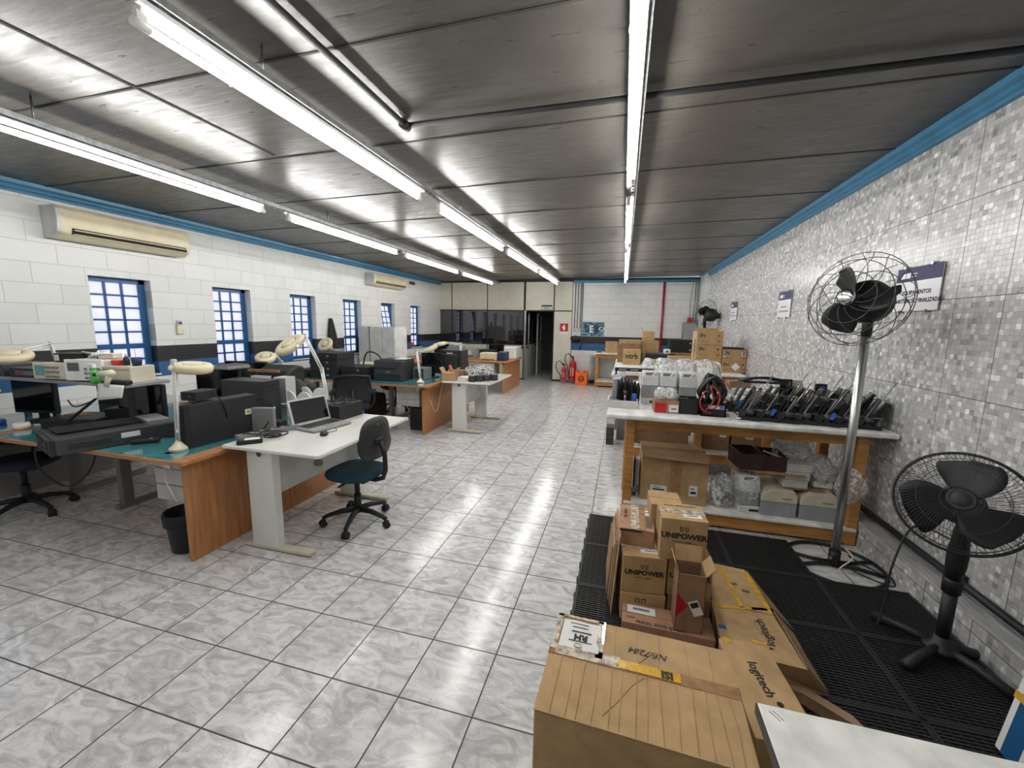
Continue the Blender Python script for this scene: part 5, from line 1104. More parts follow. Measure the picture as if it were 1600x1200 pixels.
dev('metal_case', 'short dark stand between table and aisle, beside the left table leg', 'stand', (.10, .22, .24), (-.10, 5.62, 0), 0, 'charcoal', [('band', 'F', 0, .6, 1.02, .05, 'black', .004, dict(n=2, dv=-.3))])

# ---- second table: cartons on its low shelf, wrapped pile on top
for k, (x, w, m_, l) in enumerate(((.20, .28, 'cardboard_dark', ()), (.61, .30, 'cardboard_dark', ()), (1.02, .30, 'cardboard_dark', (('F', .28, .65, .22, .4),)), (1.36, .34, 'cardboard_dark', (('F', .0, .6, .22, .3), ('F', .44, .5, .12, .7))))):
    r = carton('brown carton on the low shelf of the second table, %s from the left' % ['first', 'second', 'third', 'fourth'][k], x+.12*(k == 0), 4.90, .271, w, .3, .33, 0, m_, 'tape_brown', labels=l, group='cartons on the second table shelf')
    P('printed_lines', MB().bb(-w*.38, -w*.1, -.1512, -.15, .27, .285).bb(-w*.38, .0, -.1512, -.15, .20, .205).bb(-w*.38, -.02, -.1512, -.15, .14, .145), 'ink_soft', r)
for k in range(9):
    r = thing('curved_panel', 'cream curved plastic arm under the clear sheet, %s from the left' % ['first', 'second', 'third', 'fourth', 'fifth', 'sixth', 'seventh', 'eighth', 'ninth'][k], 'plastic part', (.30+.088*k, 4.95, TZ), 0, 'curved arms under the clear sheet')
    P('arm', MB().sheet(lambda u, v: (.05*math.sin(u*2.4)-.02+.02*v, (v-.5)*.34, .02+.29*u), 8, 3), 'beige' if k % 3 == 2 else 'light_grey', r, thick=.010); P('arm_foot', MB().bb(-.03, .02, -.17, .17, 0, .02), 'light_grey', r)
def wrap(u, v):
    # u along x, v over the pile from front to back
    a = v*PI; w = .42; sx = .68+.1*math.sin(u*19+v*4)*.12
    x = .205+u*.85; r_ = 1+.03*math.sin(u*24+v)+.012*math.sin(u*53+v*2)
    ed = min(1, min(u, 1-u)/.07)**.5
    return (x, 4.95-.24*math.cos(a)*r_, TZ+.005+.33*math.sin(a)**.55*r_*(.35+.65*ed))
one('plastic_sheet', MB().sheet(wrap, 60, 24), 'draped_film', 'shiny clear plastic sheet draped over the curved arms', 'plastic sheet')
dev('white_box', 'small white box at the right of the clear sheet', 'box', (.2, .2, .05), (1.28, 4.8, TZ), .1, 'white', [('lid_line', 'F', 0, .7, 1, .05, 'mid_grey', .002)])
small_carton('narrow brown carton behind the cable crate on the second table', 1.30, 5.15, TZ, .22, .16, .10, .2, 'cardboard_dark')

# ---- third table
r = carton('carton lettered ntrb on the third table', .17, 7.86, .901, .31, .32, .27, .0, 'cardboard', 'tape_clear', ('ntrb', .13, .0, .15, .03))
carton('plain carton with raised flaps behind the lettered carton', .12, 8.26, .901, .42, .34, .36, 0, 'cardboard_dark')
carton('flat carton resting on the plain one behind the lettered carton', .13, 8.22, 1.262, .38, .26, .07, .1, 'cardboard')
carton('tall brown carton standing behind the black computers', .50, 8.5, .901, .34, .36, .42, 0, 'cardboard')
small_carton('small carton with upright flaps on the tall brown carton', .48, 8.5, 1.322, .22, .24, .18, 0, 'cardboard', False, flaps=True)
dev('desktop_computer', 'black desktop computer lying flat on the third table, lower left one', 'computer', (.50, .38, .19), (.68, 8.05, .901), 0, 'black', [('port', 'F', .35, .5, .04, .1, 'light_grey', .003, dict(n=2, du=.07)), ('slot', 'F', -.2, .75, .4, .05, 'dark_plastic', .003)])
dev('desktop_computer', 'black desktop computer raised on another box beside the stacked cartons', 'computer', (.46, .36, .24), (1.10, 8.55, 1.11), 0, 'black', [('power_button', 'F', .3, .75, .05, .1, 'light_grey', .004), ('port', 'F', .3, .2, .05, .1, 'light_grey', .003)])
carton('carton under the raised black desktop computer', 1.10, 8.55, .901, .46, .36, .207, 0, 'cardboard_dark')
carton('low wide tan carton in front of the raised black computer', 1.05, 7.72, .901, .52, .34, .18, 0, 'cardboard', 'tape_clear')
dev('white_device', 'small white device on the lower black computer', 'device', (.12, .1, .09), (.80, 8.08, 1.093), 0, 'white', [('hole', 'F', 0, .5, .3, .4, 'charcoal', .004)], .02)
def big_carton(label, x, z, y=7.25, w=.38, h=.21, logo='SN', lab=(), mt='cardboard'):
    r = carton(label, x, y, z, w, .42, h, 0, mt, 'tape_clear', (logo, .07, -.11, h*.68, .03), labels=lab, group='large printed cartons against the mosaic wall')
    P('small_print', MB().bb(-.15, .0, -.2113, -.21, h*.22, h*.24), 'ink_soft', r); P('red_mark', MB().bb(.12, .15, -.2113, -.21, h*.2, h*.32), 'red_pipe', r); P('handling_mark', MB().bb(.12, .14, -.2113, -.21, h*.6, h*.78), 'ink', r)
    P('end_tape', MB().bb(-.1918, -.1902, -.15, .03, 0, h), 'tape_clear', r, loc=(0, 0, 0)) if w == .38 else None
    return r
big_carton('large printed carton, bottom left of the stack by the mosaic wall', 1.365, .901); big_carton('large printed carton, middle of the left stack by the mosaic wall', 1.365, 1.112); big_carton('large printed carton on top of the left stack, with open flaps', 1.35, 1.323)
one('open_flap', MB().bb(1.19, 1.56, 7.33, 7.335, 1.746, 1.80), 'cardboard', 'raised rear carton flap on the left stack', 'flap') if 0 else None
P('raised_flap', MB().bb(-.17, .17, .10, .104, .21, .26), 'cardboard', [o for o in bpy.data.objects if o.get('label', '').startswith('large printed carton on top of the left')][0])
r = big_carton('large printed carton with a tilted white paper, bottom right of the stacks', 1.79-.005, .901, 7.25, .34, .18); P('tilted_paper', MB().box((.03, -.2125, .09), (.09, .002, .09), (0, .75, 0)), 'paper', r)
big_carton('large printed carton with white labels, top right of the stacks', 1.785-.005, 1.082, 7.25, .34, .18, lab=(('F', -.42, .6, .08, .5), ('F', .36, .6, .16, .34)))
dev('flat_tray', 'thin black tray on top of the right carton stack', 'tray', (.30, .34, .02), (1.68, 7.25, 1.263), 0, 'black', [('rim', 'T', 0, 0, .95, .95, 'dark_plastic', .006)])
for o in [o for o in bpy.data.objects if o.get('label', '').endswith(('bottom right of the stacks', 'top right of the stacks'))]: o.location.x = 1.69
for o in [o for o in bpy.data.objects if o.get('label', '').startswith('large printed carton') and 'left' in o['label']]: o.location.x = 1.32
# far table
small_carton('small carton on the far white-topped table', -.28, 10.95, .901, .30, .26, .29, 0, 'cardboard')
dev('stapler', 'small dark object beside the far small carton', 'object', (.14, .06, .03), (-.58, 10.8, .901), .2, 'charcoal', [('top_plate', 'T', 0, 0, .8, .8, 'mid_grey', .006)], .006)
film('plastic_bag', 'clear plastic heap on the grey bin left of the tables', (-.03, 5.95, .92), .10, .14, .08, 44, .3)
one('tall_bin', MB().bb(-.02, .12, 5.8, 6.1, .0, .84), 'mid_grey', 'grey bin standing under the clear plastic heap', 'bin', bevel=.01)

# ================================================================ fans
def cage(R, front, depth, nw, wire, rings, swirl=0.0, hubr=.05, closed_hub=True):
    mb = MB()
    for k in range(nw):
        a0 = 2*PI*k/nw; pts = []
        for t in range(11):
            s = t/10; rr_ = hubr+(R-hubr)*s; a = a0+swirl*s
            zz = depth*math.sqrt(max(0, 1-(s)**2.6))
            pts.append((rr_*math.cos(a), rr_*math.sin(a), front*zz))
        mb.tube(pts, wire, 4)
    for f in rings:
        rr_ = hubr+(R-hubr)*f; mb.tube([(rr_*math.cos(2*PI*i/36), rr_*math.sin(2*PI*i/36), front*depth*math.sqrt(max(0, 1-f**2.6))) for i in range(36)], wire*1.15, 5, True)
    return mb
def blade(L0, L1, wid, pitch, skew=.3, m=0):
    def fn(u, v):
        r_ = L0+(L1-L0)*u; w = wid*(.35+.65*math.sin(min(1, u*1.15)*PI*.62))*(1 if u < .85 else math.sqrt(max(0, 1-((u-.85)/.151)**2))*.9+.1)
        s = (v-.5)*w; a = skew*u
        x, y, z = r_, s, -s*pitch*(1-.4*u)+.02*math.cos(v*PI)
        return (x*math.cos(a)-y*math.sin(a), x*math.sin(a)+y*math.cos(a), z)
    return MB().sheet(fn, 12, 6)
def fan_head(r, c, nrm, R, style, spin=0):
    """head pointing along nrm (towards the viewer of the fan)"""
    q = Vector(nrm).normalized().to_track_quat('Z', 'Y'); e = q.to_euler()
    def A(nm, mb, mat, thick=0, **k):
        return P(nm, mb, mat, r, loc=c, rot=e, thick=thick, **k)
    if style == 'wall':
        A('motor', MB().lathe([(.02, -.30), (.045, -.295), (.06, -.25), (.075, -.23), (.125, -.17), (.135, -.10), (.12, -.05), (.05, -.035), (.03, 0)], n=24), 'black', 0)
        g1 = cage(R, 1, .10, 12, .0022, (.42, .75, 1.0), 1.1, .06); g2 = cage(R, -1, .13, 10, .0022, (.5, .9), -1.1, .10)
        A('guard', g1, 'charcoal'); A('rear_guard', g2, 'charcoal')
        A('hub_cap', MB().lathe([(.05, .095), (.052, .105), (.035, .115), (.01, .118)], n=24), 'chrome')
        A('hub', MB().cyl((0, 0, -.03), (0, 0, .06), .035, n=20), 'black')
        nb, wd, pt, sk = 3, .15, .8, .25
    else:
        A('motor', MB().lathe([(.03, -.2), (.07, -.18), (.085, -.1), (.08, -.04), (.05, -.03)], n=24), 'black')
        A('guard', cage(R, 1, .075, 84, .0012, (.12, .55, .93, 1.0), .35, .045), 'dark_plastic'); A('rear_guard', cage(R, -1, .07, 48, .0012, (.5, .9), -.2, .07), 'dark_plastic')
        A('guard_rim', MB().tube([(R*math.cos(2*PI*i/48), R*math.sin(2*PI*i/48), 0) for i in range(48)], .0065, 8, True), 'black')
        A('hub_cap', MB().lathe([(.048, .06), (.05, .075), (.04, .08), (.036, .076), (.03, .082), (.01, .084)], n=28), 'black'); A('hub', MB().cyl((0, 0, -.03), (0, 0, .05), .04, n=20), 'black')
        nb, wd, pt, sk = 3, .215, .35, .30
    for k in range(nb):
        b_ = A('blade', blade(.03, R*(.86 if style == 'ped' else .74), wd, pt, sk), 'black', .004)
        b_.rotation_euler = (q @ Euler((0, 0, spin+2*PI*k/nb)).to_quaternion()).to_euler()
def pole_fan(label, x, y, head, nrm, R, spin, pole_top, base=True):
    r = thing('pole_fan', label, 'fan', (x, y, 0))
    P('ring_base', MB().tube([(.275*math.cos(2*PI*i/48), .275*math.sin(2*PI*i/48), .016) for i in range(48)], .012, 8, True), 'black', r)
    for s in (1, -1): P('base_bar', MB().tube([(-.255, s*.09, .016), (-.12, s*.03, .016), (0, s*.012, .02), (.12, s*.03, .016), (.255, s*.09, .016)], .012, 6), 'black', r)
    P('pole_socket', MB().cyl((0, 0, .01), (0, 0, .11), .034), 'black', r); P('socket_bolt', MB().cyl((-.02, -.02, .07), (-.045, -.045, .07), .008), 'steel', r)
    P('pole', MB().cyl((0, 0, .05), (0, 0, pole_top), .025, n=20), 'steel', r)
    P('head_mount', MB().cyl((0, 0, pole_top-.04), (0, 0, pole_top+.08), .028).box((head[0]-x*0, head[1], head[2]-.12) if 0 else (0, 0, pole_top+.1), (.05, .05, .08)), 'black', r)
    fan_head(r, head, nrm, R, 'wall', spin); return r
r = pole_fan('tall pole fan with a wire cage, in front of the near table end', 1.475, 3.08, (-.095, -.035, 1.785), (-.80, -.60, .10), .285, 1.95, 1.60)
cable('cream cord dangling at the foot of the tall fan pole', [(1.50, 3.02, .16), (1.53, 2.98, .12), (1.46, 2.96, .05), (1.47, 2.95, .02)], .004, 'cream')
cable('black fan cord coiled by the ring base', [(1.55, 3.07, .09), (1.62, 3.1, .04), (1.70, 3.0, .03), (1.72, 2.93, .05), (1.70, 2.86, .03), (1.6, 2.95, .02), (1.55, 3.05, .02), (1.64, 3.12, .02)], .005)
pole_fan('distant pole fan with a wire cage behind the stacked cartons', 1.60, 9.2, (0, .0, 1.86), (-.75, .62, .15), .30, .4, 1.62)
# pedestal fan on the black mats
r = thing('pedestal_fan', 'black pedestal fan with wide blades standing on the black mats by the ledge', 'fan', (1.56, 2.25, .052))
for k, a in enumerate((.15, 2.25, 3.75, 5.25)):
    c, s = math.cos(a), math.sin(a)
    L_ = .155 if k == 0 else .27
    P('base_leg', MB().tube([(c*.02, s*.02, .045), (c*L_*.5, s*L_*.5, .04), (c*L_, s*L_, .018)], [.02, .022, .024], 8), 'black', r)
P('base_cap', MB().lathe([(.07, .03), (.065, .05), (.035, .065), (.03, .10)], n=24), 'black', r)
P('lower_column', MB().cyl((0, 0, .05), (0, 0, .34), .026, n=18), 'black', r); P('height_collar', MB().lathe([(.034, .33), (.036, .39), (.03, .40)], n=18), 'black', r)
P('upper_column', MB().lathe([(.028, .40), (.036, .46), (.038, .52), (.026, .66), (.02, .74)], n=18), 'black', r); P('tilt_neck', MB().box((-.01, -.01, .755), (.05, .07, .06)), 'black', r, bevel=.008)
fan_head(r, (-.075, -.075, .80), (-.50, -.72, .42), .222, 'ped', 1.3)
cable('black cord hanging behind the pedestal fan to the mat', [(1.56, 2.30, .62), (1.50, 2.45, .60), (1.42, 2.42, .40), (1.40, 2.40, .2), (1.36, 2.36, .07)], .005)
# ================================================================ black plastic floor mats
MZ = .052
def mat_panel(x, y, label, first=None, cut=False):
    if first is not None: return dup(first, (x, y, 0), 0, label)
    r = thing('floor_mat', label, 'mat', (x, y, 0), 0, 'interlocking black slatted mats')
    s = .478/2
    P('frame', MB().bb(-s, s, -s, -s+.014, 0, MZ).bb(-s, s, s-.014, s, 0, MZ).bb(-s, -s+.014, -s, s, 0, MZ).bb(s-.014, s, -s, s, 0, MZ), 'mat_black', r)
    sl = MB()
    for k in range(26): sl.bb(-s+.012, s-.012, -s+.018+k*.0172, -s+.018+k*.0172+.0085, .03, MZ-.002)
    for k in range(13): sl.bb(-s+.03+k*.0345, -s+.03+k*.0345+.008, -s+.012, s-.012, .02, MZ-.005)
    P('slat_grid', sl, 'mat_black', r)
    tb = MB()
    for k in range(3): tb.bb(-s-.008, -s, -.16+k*.16-.012, -.16+k*.16+.012, .0, MZ-.012)
    P('locking_tab', tb, 'mat_black', r)
    return r
first = None
cn = ['leftmost', 'second', 'third', 'wall-side']; rn = ['farthest', 'second-farthest', 'third-farthest', 'fourth', 'fifth', 'nearest']
for j in range(6):
    for i in range(4):
        if i == 3 and j == 0: continue
        x = -.19+.24+.48*i; y = 3.02-.48*j
        if y < .5: continue
        o = mat_panel(x, y, 'black slatted floor mat, %s column of the %s row' % (cn[i], rn[j]), first)
        if first is None: first = o
# ================================================================ foreground cartons
Z0 = MZ+.001
def upower(r, w, d, h, zc_=.62, s=1.0, sub=True):
    txt('UNIPOWER', .036*s, 'ink', r, (0, -d/2-.0008, h*(zc_-.12)), RF, bold=.045, sx=1.05)
    lg = MB()
    for dx in (-.016, .006):
        k = s; a = dx*k
        lg.tube([(a, -d/2-.0006, h*zc_+.022*k), (a, -d/2-.0006, h*zc_+.002*k), (a+.006*k, -d/2-.0006, h*zc_-.004*k), (a+.010*k, -d/2-.0006, h*zc_+.002*k), (a+.010*k, -d/2-.0006, h*zc_+.022*k)], .0022*k, 5)
    lg.tube([(-.016*s, -d/2-.0006, h*zc_+.022*s), (-.021*s, -d/2-.0006, h*zc_+.022*s)], .0022*s, 5)
    P('logo_mark', lg, 'ink', r)
    if sub: P('small_text_line', MB().bb(-.05*s, .0, -d/2-.001, -d/2+.001, h*(zc_-.12)-.028*s, h*(zc_-.12)-.025*s).bb(.005, .035*s, -d/2-.001, -d/2+.001, h*(zc_-.12)-.03*s, h*(zc_-.12)-.024*s), 'ink_soft', r)
def topprint(r, w, d, h, s='FRÁGIL, EVITE QUEDA', y=None, size=.014):
    txt(s, size, 'ink_soft', r, (0, (d*.36 if y is None else y), h+.001), (0, 0, 0), bold=.02)
# bottom row
r = carton('brown carton with a double-U logo half hidden under the lower UNIPOWER carton', .165, 2.18, Z0, .225, .22, .155, .10, 'cardboard', None); P('logo_mark', MB().bb(-.04, -.035, -.1112, -.11, .105, .13).bb(-.022, -.017, -.1112, -.11, .105, .13).bb(-.04, -.017, -.1112, -.11, .128, .132).bb(-.008, -.003, -.1112, -.11, .105, .13).bb(.010, .015, -.1112, -.11, .105, .13).bb(-.008, .015, -.1112, -.11, .128, .132), 'ink', r)
carton('brown carton on the mats behind the open tall carton', .40, 2.21, Z0, .21, .20, .155, .05, 'cardboard_dark', None)
# lower UNIPOWER cartons
r = carton('lower left UNIPOWER carton with glossy tape on its top', .163, 2.185, Z0+.156, .222, .215, .205, .10, 'cardboard', 'tape_clear', labels=(('T', .18, -.22, .5, .16),)); upower(r, .222, .215, .205, .68); topprint(r, .222, .215, .205)
r = carton('lower right UNIPOWER carton mostly hidden behind the open carton', .395, 2.215, Z0+.156, .215, .20, .205, .05, 'cardboard', None); upower(r, .215, .20, .205, .66)
# upper
r = carton('upper right UNIPOWER carton on top of the foreground stack', .348, 2.19, Z0+.362, .222, .19, .222, .04, 'cardboard', 'tape_clear', labels=(('T', .2, -.22, .4, .2),)); upower(r, .222, .19, .222, .72, 1.1); topprint(r, .222, .19, .222, size=.016)
r = carton('upper left carton with a white label and crumpled tape, tilted on the stack', .13, 2.33, Z0+.362, .185, .31, .095, -.02, 'cardboard_red', None, labels=(('T', .28, .22, .3, .2),))
P('crumpled_tape', MB().bb(-.03, .015, -.156, .156, .0965, .099), 'tape_clear', r); P('tape_band', MB().bb(-.03, .05, -.156, .156, .0955, .0965), 'tape_brown', r); txt('FRÁGIL EVITE', .02, 'ink_soft', r, (-.06, .03, .0965), (0, 0, -PI/2)); P('print_grid', MB().bb(.05, .085, -.12, .02, .0955, .0962).bb(.03, .032, -.12, .02, .0955, .0962), 'ink_soft', r); P('open_gap', MB().bb(-.085, .03, -.158, -.154, .082, .090), 'ink', r)
r = carton('carton between the two upper cartons, its left side showing', .285, 2.40, Z0+.362, .17, .20, .20, .04, 'cardboard', None)
carton('brown carton at the back left of the stack floor row', .14, 2.43, Z0, .20, .22, .36, .02, 'cardboard_dark', None)
carton('brown carton at the back right of the stack floor row', .37, 2.43, Z0, .21, .19, .36, .02, 'cardboard_dark', None)
# flat box in front
r = carton('flat carton lettered FRÁGIL, EVITE QUEDA at the front of the stack', .285, 1.985, Z0, .425, .155, .10, -.03, 'cardboard_red', None, labels=(('T', -.28, .2, .32, .36),))
txt('FRÁGIL, EVITE QUEDA', .026, 'ink', r, (-.03, -.060, .1008), (0, 0, 0), bold=.03, sx=.9); P('print_grid', MB().bb(.06, .11, -.02, .06, .1, .1008).bb(-.19, -.15, -.04, -.03, .1, .1008), 'ink_soft', r)
# open tall carton
r = thing('open_carton', 'open tall brown carton with a red diamond print standing on the flat carton', 'cardboard box', (.375, 1.985, Z0+.101), .02)
w, d, h = .125, .125, .295
for nme, mbx in (('carton_wall', MB().bb(-w/2, w/2, -d/2, -d/2+.004, 0, h)), ('carton_wall', MB().bb(-w/2, w/2, d/2-.004, d/2, 0, h)), ('carton_wall', MB().bb(-w/2, -w/2+.004, -d/2, d/2, 0, h)), ('carton_wall', MB().bb(w/2-.004, w/2, -d/2, d/2, 0, h))): P(nme, mbx, 'cardboard_dark', r)
P('carton_floor', MB().bb(-w/2, w/2, -d/2, d/2, 0, .004), 'cardboard_dark', r)
P('open_flap', MB().box((0, d/2+.012, h+.035), (w, .004, .075), (-.35, 0, 0)), 'cardboard', r); P('open_flap', MB().box((w/2+.018, 0, h+.022), (.004, d, .055), (0, .7, 0)), 'cardboard', r); P('open_flap', MB().box((-w/2-.01, 0, h+.028), (.004, d, .06), (0, -.3, 0)), 'cardboard', r)
P('red_triangle', MB().prism([(-w/2, .07), (-.01, .135), (-w/2, .20)], 'y', -d/2-.001, -d/2+.001), 'red_pipe', r)
lb = P('shipping_label', MB().box((.025, -d/2-.001, .13), (.045, .0015, .075), (0, -.45, 0)), 'paper', r); P('label_block', MB().box((.018, -d/2-.002, .146), (.035, .0015, .026), (0, -.45, 0)), 'ink', lb)
# loose flattened cardboards at the left of the stack
for k in range(4):
    one('flattened_carton', MB().box((.022-.010*k, 2.27+.03*k, Z0+.15+.035*(3-k)*.5+.02), (.0055, .36-.03*k, .30+.05*(3-k)), (.02*k, .06, .05)), ['cardboard', 'cardboard_dark', 'cardboard', 'cardboard_inner'][k], 'flattened carton leaning on the stack left side, %s' % ['innermost', 'second layer', 'third layer', 'outermost'][k], 'cardboard sheet', 'flattened cartons leaning left of the stack')
# big flattened boxes on the right
def quadbox(name, top, z1, bot, z0, mat, label):
    # body between an upper and a lower outline (same number of corners)
    n = len(top); mb = MB(); mb.add([(x, y, z1[i]) for i, (x, y) in enumerate(top)] + [(x, y, z0) for x, y in bot], [tuple(range(n)), tuple(reversed(range(n, 2*n)))] + [(i, (i+1) % n, n+(i+1) % n, n+i) for i in range(n)])
    r = thing(name, label, 'cardboard box', (0, 0, 0)); P('carton_body', mb, mat, r, bevel=.003); return r
topA = [(.500, 1.80), (.815, 1.776), (.787, 2.142), (.759, 2.488), (.588, 2.511), (.512, 2.10)]
r = quadbox('collapsed_carton', topA, [.2]*6, [(.52, 1.80), (.93, 1.83), (.93, 2.2), (.88, 2.52), (.60, 2.54), (.53, 2.12)], Z0, 'cardboard', 'collapsed large carton with logitech lettering and yellow tape beside the stack')
tp = MB()
def strip(mb, a, c, w, z): 
    a, c = Vector(a), Vector(c); m_ = (a+c)/2; d_ = c-a; mb.box((m_.x, m_.y, z), (d_.length, w, .0015), (0, 0, math.atan2(d_.y, d_.x))); return mb
for a, c, w in (((.52, 2.09), (.775, 2.14), .02), ((.625, 2.50), (.655, 2.12), .022), ((.755, 2.46), (.78, 2.15), .028), ((.79, 2.13), (.70, 2.13), .03)): P('yellow_tape', strip(MB(), a, c, w, .2012), 'tape_yellow', r)
P('blue_sticker', MB().box((.527, 1.945, .2013), (.034, .022, .0015)), 'blue', r); P('red_sticker', MB().box((.508, 2.01, .2013), (.008, .012, .0015)), 'red', r); P('fold_line', strip(MB(), (.66, 2.11), (.787, 2.10), .0025, .2007), 'ink_soft', r)
P('printed_marks', MB().box((.655, 2.32, .2008), (.05, .02, .001), (0, 0, .1)).box((.71, 2.27, .2008), (.035, .02, .001), (0, 0, -.2)), 'ink_soft', r)
txt('logitech', .056, 'ink', r, (.712, 1.965, .2012), (0, 0, PI/2+.03), bold=.01)
P('printed_triangle', MB().prism([(.700, 1.868), (.722, 1.862), (.70, 1.852)], 'z', .2005, .2012), 'ink', r)
P('side_flap', MB().add([(.815, 1.78, .205), (.80, 2.13, .205), (.93, 1.84, .062), (.915, 2.2, .062)], [(0, 1, 3, 2)]), 'cardboard_inner', r, thick=.004); P('side_flap', MB().add([(.80, 2.15, .205), (.765, 2.48, .205), (.925, 2.2, .075), (.87, 2.52, .075)], [(0, 1, 3, 2)]), 'cardboard_inner', r, thick=.004)
topF = [(.480, 1.30), (.692, 1.30), (.674, 1.448), (.640, 1.757), (.459, 1.73)]
r = quadbox('collapsed_carton', topF, [.3]*5, [(.50, 1.30), (.70, 1.30), (.69, 1.45), (.66, 1.76), (.48, 1.73)], Z0, 'cardboard', 'narrow carton with large logitech lettering in front of the white board')
txt('logitech', .050, 'ink', r, (.568, 1.553, .3012), (0, 0, -PI/2+.17), bold=.015)
P('yellow_tape', strip(MB(), (.59, 1.752), (.645, 1.745), .02, .3012), 'tape_yellow', r); P('yellow_tape', strip(MB(), (.48, 1.72), (.50, 1.735), .03, .3012), 'tape_yellow', r); P('round_stamp', MB().cyl((.60, 1.452, .3005), (.60, 1.452, .3018), .011, n=16), 'ink', r)
one('flattened_carton', MB().prism([(.70, 1.80), (.83, 1.79), (.95, 1.70), (.985, 1.62), (.80, 1.76), (.70, 1.775)], 'z', Z0, Z0+.05), 'cardboard_inner', 'loose cardboard flap with yellow tape lying past the collapsed carton', 'cardboard sheet')
# big foreground carton
r = thing('large_carton', 'largest worn carton with a white shipping sheet, in the foreground', 'cardboard box', (.108, 1.213, Z0), -.035)
w, d, h = .585, .41, .447
P('carton_body', MB().bb(-w/2, w/2, -d/2, d/2, 0, h-.004), 'cardboard', r, bevel=.006)
ty = .03
P('flap', MB().bb(-w/2, w/2, -d/2-.004, ty-.0015, h-.004, h), 'cardboard', r, bevel=.0015); P('flap', MB().bb(-w/2, w/2, ty+.0015, d/2, h-.004, h), 'cardboard', r, bevel=.0015)
rd = random.Random(3)
for k in range(14):
    x = -w/2+.05+k*(w-.08)/13+rd.uniform(-.008, .008); a, c = (-d/2, ty-.02) if k % 2 else (-d/2, d/2-.005)
    P('crease', MB().tube([(x, a, h+.0002), (x+rd.uniform(-.006, .006), (a+c)/2, h+.0004), (x+rd.uniform(-.004, .004), c, h+.0002)], .0016, 5), 'cardboard', r)
P('crease', MB().tube([(-.10, -.17, h+.0004), (-.06, -.11, h+.0004), (-.02, -.04, h+.0004), (.015, .0, h+.0004)], .0012, 5), 'cardboard_dark', r)
P('brown_tape', MB().bb(-w/2-.002, w/2+.002, ty-.022, ty+.022, h+.0004, h+.0018).bb(w/2+.0004, w/2+.0018, ty-.022, ty+.022, h*.72, h+.0018).bb(-w/2-.0018, -w/2-.0004, ty-.022, ty+.022, h*.72, h+.0018), 'tape_brown', r)
P('glossy_tape', MB().bb(-w/2+.02, -.06, ty-.02, ty+.028, h+.002, h+.0035), 'tape_clear', r)
P('glossy_tape', MB().bb(-w/2+.15, -w/2+.175, ty, d/2, h+.002, h+.0035), 'tape_clear', r); P('glossy_tape', MB().bb(-w/2, -w/2+.02, ty, d/2, h+.002, h+.0035), 'tape_clear', r); P('glossy_tape', MB().bb(-w/2, -w/2+.17, d/2-.012, d/2+.001, h+.002, h+.0035), 'tape_clear', r)
yt = P('yellow_tape', MB().bb(-.065, .125, ty-.018, ty+.018, h+.0036, h+.0046), 'tape_yellow', r)
txt('ISI', .038, 'ink', yt, (.085, ty, h+.0050), (0, 0, PI), bold=.05); P('printed_rays', MB().tube([(.07, ty-.018, h+.005), (.085, ty-.028, h+.005), (.1, ty-.016, h+.005)], .0015, 5), 'ink', yt) if 0 else None
sh = P('shipping_sheet', MB().sheet(lambda u, v: (-w/2+.025+u*.135, .045+v*.135, h+.0042+.0012*math.sin(u*9+v*5)), 12, 12), 'paper', r)
txt('RH', .036, 'ink', sh, (-w/2+.095, .10, h+.0062), (0, 0, PI), bold=.05); P('logo_bar', MB().bb(-w/2+.06, -w/2+.13, .122, .127, h+.0058, h+.0066), 'ink', sh); txt('RECEBIDO', .012, 'ink_soft', sh, (-w/2+.095, .075, h+.0062), (0, 0, PI)) if 0 else P('text_line', MB().bb(-w/2+.055, -w/2+.135, .078, .082, h+.0058, h+.0064), 'ink_soft', sh)
P('text_line', MB().bb(-w/2+.06, -w/2+.115, .145, .149, h+.0058, h+.0064).bb(-w/2+.05, -w/2+.115, .163, .166, h+.0058, h+.0064), 'ink_soft', sh); P('round_stamp', MB().tube([(-w/2+.09+.013*math.cos(i*.5), .060+.009*math.sin(i*.5), h+.0062) for i in range(13)], .0009, 4), 'ink', sh)
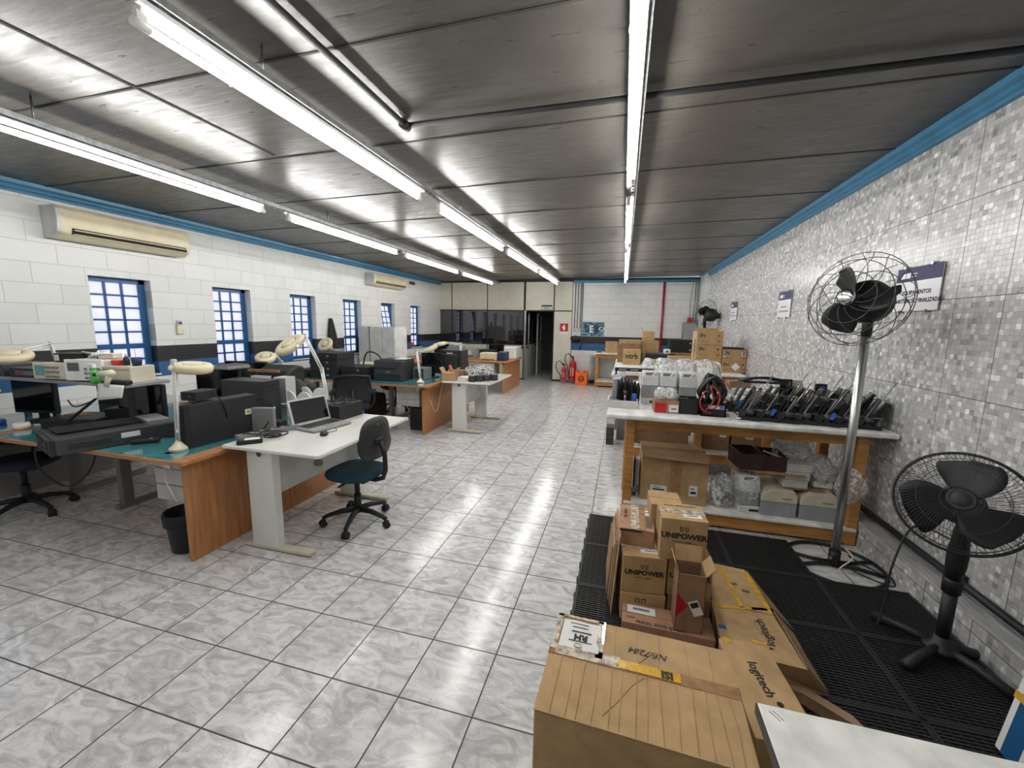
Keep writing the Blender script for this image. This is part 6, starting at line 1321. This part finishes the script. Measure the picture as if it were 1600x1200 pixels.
txt('NF.7284', .036, 'ink', r, (.03, .105, h+.0009), (0, 0, PI-.02), shear=.3); P('pen_stroke', MB().tube([(.0, .055, h+.0008), (.035, .10, h+.0008), (.055, .118, h+.0008)], .0008, 4), 'ink', r)
# white board table at the lower right
r = thing('white_table', 'white scuffed table corner at the bottom right edge of the photo', 'table', (0, 0, 0))
P('table_top', MB().bb(.343, 1.70, .10, .943, .72, .75), 'old_white_top', r, bevel=.003); P('edge_strip', MB().bb(.3405, .3435, .10, .943, .722, .748), 'charcoal', r)
for x, y in ((.50, .25), (1.62, .25), (.62, .86), (1.62, .86)): P('leg', MB().bb(x-.025, x+.025, y-.025, y+.025, 0, .72), 'steel', r)
one('bubble_wrap', MB().sheet(lambda u, v: (.50+.28*u, .60+.15*v, .752+.035*math.sin(u*PI)*math.sin(v*PI)+.006*math.sin(u*23)*math.sin(v*17)), 24, 16), 'plastic_film', 'crumpled clear film lying on the white table corner', 'plastic film')
one('pencil_marks', MB().tube([(.362, .925, .7505), (.378, .905, .7505)], .0006, 4).tube([(.37, .928, .7505), (.386, .908, .7505)], .0006, 4), 'ink', 'pencil scribble on the corner of the white table', 'marks')
# upright printed packages at the right edge
def pack(label, x, y, w, d, h, m1, m2, rz, lean):
    r = thing('printed_package', label, 'package', (x, y, Z0), (lean[0], lean[1], rz), 'printed packages standing at the right edge')
    P('box', MB().bb(-w/2, w/2, -d/2, d/2, 0, h), m1, r, bevel=.003); P('colour_band', MB().bb(-w/2-.001, -w/2+.001, -d*.22, d*.3, 0, h), m2, r); return r
r = pack('white and blue package standing farthest at the right photo edge', 1.485, 1.70, .10, .12, .62, 'paper', 'blue_paint', 0, (0, .12)); P('tape_wrap', MB().bb(-.052, .052, -.062, .062, .22, .25), 'tape_yellow', r); txt('MODEM', .05, 'ink_white', r, (-.0525, .01, .50), (PI/2, PI/2, -PI/2), bold=.02) if 0 else None
r = pack('second blue-banded package standing nearer at the right edge', 1.485, 1.56, .10, .13, .60, 'paper', 'blue_paint', 0, (0, .13))
r = pack('red-banded package nearest the white table', 1.485, 1.41, .12, .13, .62, 'paper', 'red_pipe', 0, (0, .12))
